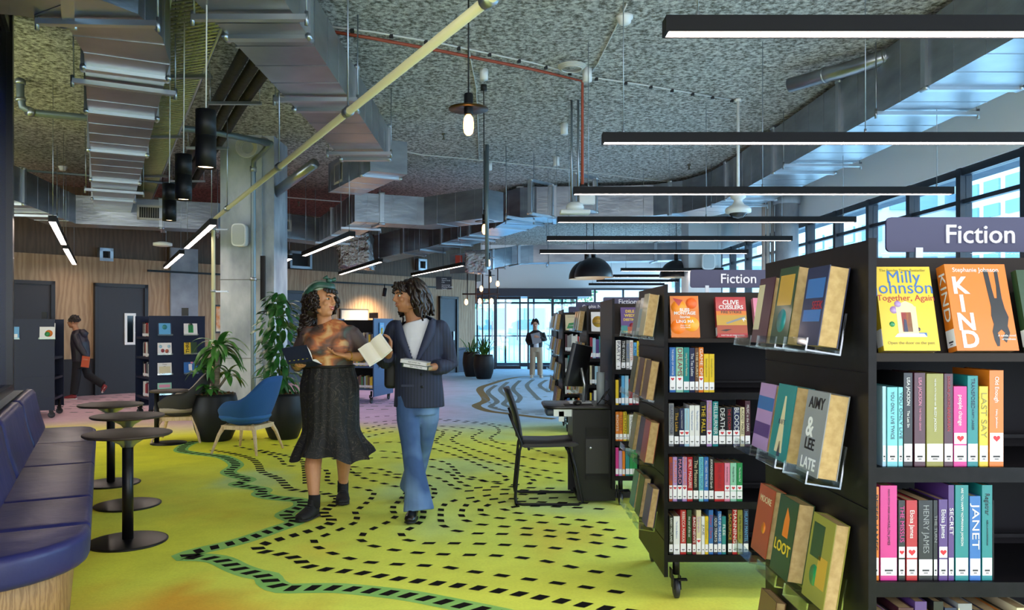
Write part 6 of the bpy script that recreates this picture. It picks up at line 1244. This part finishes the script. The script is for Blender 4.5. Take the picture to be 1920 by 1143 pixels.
for s_ in (-1, 1):                                # lapels follow the V
    m = MB(); A = []; B_ = []
    for k in range(9):
        u = k/8; z = 1.10+.31*u; inner = -.605+s_*(.004+.102*u*.98); ow = .012+.060*math.sin(min(1, u*1.25)*PI/2)*(1 if u < .72 else 1-(u-.72)*1.6); yy = lambda x: 5.69-.150*math.sqrt(max(.02, 1-((x+.595)/.20)**2))*(1-.30*u*u)-.004
        A.append((inner, yy(inner), z)); B_.append((inner+s_*ow, yy(inner+s_*ow)-.004, z-.004))
    m.add(A+B_+[(p[0], p[1]-.006, p[2]) for p in A+B_], [(k, k+1, 9+k+1, 9+k) for k in range(8)]+[(18+k, 27+k, 27+k+1, 18+k+1) for k in range(8)]+[(9+k, 10+k, 28+k, 27+k) for k in range(8)]+[(k, 18+k, 19+k, 1+k) for k in range(8)], 0, True); m.build('lapel', mat('lapel_navy', '222a44', .7), mn, True)
m = MB()
for x, z in ((-.555, 1.02), (-.55, .93)): m.cyl((x, 5.555, z), (x, 5.548, z), .010, 12)
m.build('buttons', flat('0d0f18', .4), mn, True)
m = MB(); m.box(-.70, 5.560, .93, -.61, 5.566, .945); m.build('pocket_flap', mat('lapel_navy', '222a44'), mn, True)
DEN = bpy.data.materials.new('blue_denim'); DEN.use_nodes = True; _m['blue_denim'] = DEN; n = DEN.node_tree.nodes; l = DEN.node_tree.links; b = n['Principled BSDF']; t_ = n.new('ShaderNodeTexCoord'); nz = n.new('ShaderNodeTexNoise'); nz.inputs['Scale'].default_value = 3.2; l.new(t_.outputs['Object'], nz.inputs[0]); rp = n.new('ShaderNodeValToRGB'); l.new(nz.outputs[0], rp.inputs[0]); e = rp.color_ramp.elements; e[0].position = .38; e[0].color = lin('34507c'); e[1].position = .66; e[1].color = lin('6f8fb8'); l.new(rp.outputs[0], b.inputs['Base Color']); b.inputs['Roughness'].default_value = .85; nb = n.new('ShaderNodeTexNoise'); nb.inputs['Scale'].default_value = 9; l.new(t_.outputs['Object'], nb.inputs[0]); bp = n.new('ShaderNodeBump'); bp.inputs['Distance'].default_value = .02; bp.inputs['Strength'].default_value = .5; l.new(nb.outputs[0], bp.inputs['Height']); l.new(bp.outputs[0], b.inputs['Normal'])
m = MB(); torso(m, [(-.59, 5.69, .72, .13, .115), (-.59, 5.69, .82, .16, .12), (-.59, 5.69, .98, .145, .11)])
limb(m, [(-.665, 5.68, .86), (-.66, 5.65, .68), (-.635, 5.60, .50), (-.605, 5.56, .33), (-.58, 5.525, .17), (-.568, 5.50, .055)], [(.092, .10), (.085, .095), (.07, .078), (.074, .085), (.092, .108), (.112, .135)], 18, (0, -1, 0))
limb(m, [(-.52, 5.70, .86), (-.525, 5.75, .68), (-.56, 5.84, .50), (-.61, 5.95, .34), (-.665, 6.06, .20), (-.69, 6.10, .10)], [(.088, .10), (.082, .092), (.068, .078), (.072, .085), (.085, .1), (.092, .115)], 18, (0, -1, 0))
cloth(m, 'flared_jeans', DEN, mn, .008, 3)
shoe('boot', mn, (-.60, 5.47, 0), (-.615, 5.31, 0), mat('black_leather', '100e0f', .3), flat('0c0b0c', .6), .06, .04, False); shoe('boot', mn, (-.69, 6.12, .0), (-.70, 5.96, .0), mat('black_leather', '100e0f', .3), flat('0c0b0c', .6), .06, .04, False)
def mr_(rnd):
    az = rnd.uniform(R(150), R(390)); el = rnd.uniform(.1, 1.3); d = Vector((math.cos(az)*math.cos(el), math.sin(az)*math.cos(el), math.sin(el))); return (d.x*.076, -.012+d.y*.096, .03+d.z*.097), d*.7+Vector((0, -.3, -.2))
m = curls(Hm, 120, 21, mr_, .012, .20, .014, 2.6)
def mr2(rnd): s_ = rnd.choice((-1, 1)); return (s_*rnd.uniform(.05, .078), rnd.uniform(-.07, .03), rnd.uniform(.03, .10)), Vector((s_*.8, -.3, -.1))
curls(Hm, 70, 22, mr2, .011, .20, .013, 2.4, m)
def mr3(rnd): return (rnd.uniform(-.05, .05), rnd.uniform(.04, .075), rnd.uniform(.095, .12)), Vector((rnd.choice((-1, 1))*1.0, .05, .25))
curls(Hm, 22, 23, mr3, .008, .09, .010, 2.2, m)
m.T = Hm; m.ell((0, -.022, .045), (.081, .095, .092), 16); m.ell((0, -.07, -.06), (.072, .06, .10), 12); m.build('wavy_hair', HAIR, mn, True)
open_book('open_book', 'pale open book held up in front of the navy blazer', Matrix.Translation((-.83, 5.40, 1.22)) @ Matrix.Rotation(R(-25), 4, 'Y') @ Matrix.Rotation(R(70), 4, 'X') @ Matrix.Rotation(R(12), 4, 'Z') @ Matrix.Translation((-.035, -.085, 0)), .10, .16, R(14), 'dcdcd6')
for k, (dz, dx, c) in enumerate(((0, 0, 'dark green'), (.030, -.012, 'white'))):
    M4 = Matrix.Translation((-.675+dx, 5.395, 1.083+dz)) @ Matrix.Rotation(R(-9), 4, 'Z') @ Matrix.Rotation(R(8), 4, 'Y') @ Matrix.Rotation(PI/2, 4, 'Y') @ Matrix.Translation((-.026, 0, 0))
    bk = book(['lower book of the two held flat against the blazer', 'upper white-spined book of the two held by the blazer wearer'][k], M4, .026, .12, .19, c, sticker=False, parts=1)
    m = MB(); m.box(.003, -.0008, .01, .023, 0, .18); q = m.build('spine_panel', STK, bk); text('the silent wife' if k else 'the silent wife', .016, INK, q, SPF(.013, .1, -.0012), 'spine_lettering', depth=.0005)
t = thing('shoulder_bag', 'black shoulder bag hanging behind the raised arm of the blazer wearer', 'bag', (-.80, 5.80, .86)); m = MB(); m.rbox(-.055, -.05, .04, .045, .08, .26, .03); m.build('bag_body', flat('0f0e10', .6), t); m = MB(); m.tube([(-.03, 0, .24), (-.02, -.03, .36), (.02, -.06, .50), (.03, -.02, .53), (.02, .04, .45), (0, .05, .25)], .008, 6); m.build('strap', flat('0f0e10', .6), t)
# ---------------------------------------------------------------- simpler figures further back
def figure(label, o, hf, J, S_, skin, rings, sleeves, legs, mats, shoes_, hairn=90, seed=1, hl=.05):
    t = thing('person', label, 'person', o); O = Vector(o); Hm = hframe(O+Vector(J['head']), hf, 0, S_*.96)
    m = MB(); head(m, Hm); g_ = lambda p: tuple(O+Vector(p)*1.0)
    limb(m, [g_(J['neck']), tuple(Vector(g_(J['neck'])).lerp(O+Vector(J['head']), .5)), tuple(O+Vector(J['head']))], [.055, .05, .05])
    for a in J['arms']: limb(m, [g_(p) for p in a[0]], [.04, .036, .032, .024]); hand(m, g_(a[0][-1]), a[1], a[2], a[3], a[4])
    for a in legs: limb(m, [g_(p) for p in a], [.06, .05, .045, .04][:len(a)])
    torso(m, [(*g_(r_[:3]), r_[3]*.8, r_[4]*.8) for r_ in rings], J['fw'])
    meshobj('body', remesh(m, .008, 2), skin, t); face_parts(t, Hm, smile=False)
    m = MB(); torso(m, [(*g_(r_[:3]), r_[3], r_[4]) for r_ in rings], J['fw'])
    for a in J['arms']: q = [g_(p) for p in a[0]]; q[-1] = tuple(Vector(q[-2]).lerp(Vector(q[-1]), .8)); limb(m, q, sleeves)
    cloth(m, 'jacket', mats[0], t, .010, 3)
    m = MB(); r0 = rings[0]; torso(m, [(*g_((r0[0], r0[1], r0[2]-.12)), r0[3]*.85, r0[4]*.85), (*g_((r0[0], r0[1], r0[2]+.05)), r0[3]*.92, r0[4]*.9)], J['fw'])
    for a in legs: limb(m, [g_(p) for p in a], [.088, .078, .070, .066][:len(a)])
    cloth(m, 'trousers', mats[1], t, .010, 3)
    for h_0, t_0 in shoes_: shoe('shoe', t, g_(h_0), g_(t_0), mats[2], mats[3], .06, .04, False)
    def rg(rnd):
        az = rnd.uniform(R(150), R(390)); el = rnd.uniform(0, 1.45); d = Vector((math.cos(az)*math.cos(el), math.sin(az)*math.cos(el), math.sin(el))); return (d.x*.072, -.012+d.y*.09, .03+d.z*.092), d*.4+Vector((0, .2, 0))
    m = curls(Hm, hairn, seed, rg, .010, hl, .006, 1.6); m.T = Hm; m.ell((0, -.02, .045), (.079, .094, .088), 14); m.build('short_hair', HAIR, t, True); return t
bx = -7.78
boy = figure('person in dark puffer jacket walking left past the charcoal door', (bx, 14.4, 0), (-1, -.05, -.02),
  dict(head=(-.14, 0, 1.43), neck=(-.08, 0, 1.27), fw=(-1, 0, 0), arms=[([(-.03, -.15, 1.20), (.07, -.19, 1.0), (.16, -.19, .86), (.20, -.19, .78)], (.3, 0, -.95), (-.9, 0, -.1), 1, .6), ([(-.03, .15, 1.20), (-.02, .19, 1.0), (-.1, .18, .86), (-.16, .18, .80)], (-.5, 0, -.8), (.9, 0, 0), -1, .5)]),
  .98, SK2, [(0, 0, .70, .17, .14), (-.0, 0, .85, .18, .15), (-.02, 0, 1.05, .19, .15), (-.05, 0, 1.20, .17, .11), (-.08, 0, 1.28, .08, .08)], [.065, .062, .055, .045],
  [[(-.02, -.07, .72), (-.05, -.07, .42), (-.09, -.07, .10)], [(.02, .07, .72), (.10, .07, .44), (.38, .07, .26)]], [fabric('dark_puffer', '17141e', '201b2a', 4, .5, fold=(6, .5, .04)), flat('0f0d12', .85), flat('7a1f22', .6), flat('d8cfc4', .6)],
  [((-.06, -.07, 0), (-.27, -.07, 0))], 110, 31)
shoe('shoe', boy, (bx+.42, 14.47, .20), (bx+.36, 14.47, .10), flat('7a1f22', .6), flat('d8cfc4', .6), .03, .04, False)
m = MB(); m.tube([(bx+.02, 14.4, 1.27), (bx+.07, 14.4, 1.22), (bx+.06, 14.4, 1.13)], [(.09, .05), (.10, .06), (.05, .03)], 14); 
o_ = m.build('hood', _m['dark_puffer'], boy, True)
book('orange book carried low in the hand of the walking person', Matrix.Translation((bx+.16, 14.12, .62)) @ Matrix.Rotation(R(8), 4, 'Y') @ Matrix.Rotation(-PI/2, 4, 'Z'), .02, .14, .2, 'c2532e', sticker=False, parts=1, art=[('t', 'STORY', .5, .7, .03, 'cream')])
gx, gz = .98, 20.3
guy = figure('person in beige trousers and black jacket standing near the entrance', (gx, gz, 0), (-.05, -1, -.2),
  dict(head=(-.02, -.03, 1.40), neck=(-.01, 0, 1.24), fw=(0, -1, 0), arms=[([(-.17, 0, 1.18), (-.23, .02, .98), (-.20, -.12, .90), (-.06, -.2, .92)], (.9, -.1, .1), (0, .7, .7), -1, .5), ([(.17, 0, 1.18), (.24, .0, .99), (.20, -.14, 1.0), (.06, -.2, 1.07)], (-.9, -.1, .2), (0, .9, -.3), -1, .5)]),
  .96, mat('pale_skin', 'c09078', .5), [(0, 0, .80, .165, .12), (0, 0, .92, .17, .125), (0, 0, 1.08, .18, .125), (0, 0, 1.18, .18, .10), (0, 0, 1.25, .07, .07)], [.062, .058, .052, .045],
  [[(-.08, 0, .80), (-.09, -.02, .42), (-.10, 0, .07)], [(.08, 0, .80), (.10, .0, .42), (.11, .05, .07)]], [flat('131216', .8), fabric('beige_cotton', '9c8a72', 'ab9a82', 3), flat('b0a898', .7), flat('d8d4cc', .7)],
  [((-.10, .0, 0), (-.13, -.17, 0)), ((.11, .05, 0), (.15, -.12, 0))], 120, 41, .07)
m = MB(); torso(m, [(gx, gz-.035, .80, .09, .112), (gx, gz-.035, 1.0, .085, .115), (gx, gz-.03, 1.17, .075, .09)]); meshobj('white_tee', remesh(m, .01, 2), flat('dcdce0', .8), guy)
m = MB(); m.T = Matrix.Translation((gx, gz-.21, 1.02)) @ Matrix.Rotation(R(-12), 4, 'Y') @ Matrix.Rotation(R(-12), 4, 'X'); m.box(-.12, -.01, -.11, .12, .008, .16); lp = tag(m.build('laptop', flat('8d939c', .4)), 'closed silver laptop hugged to the chest of the standing person', 'laptop')
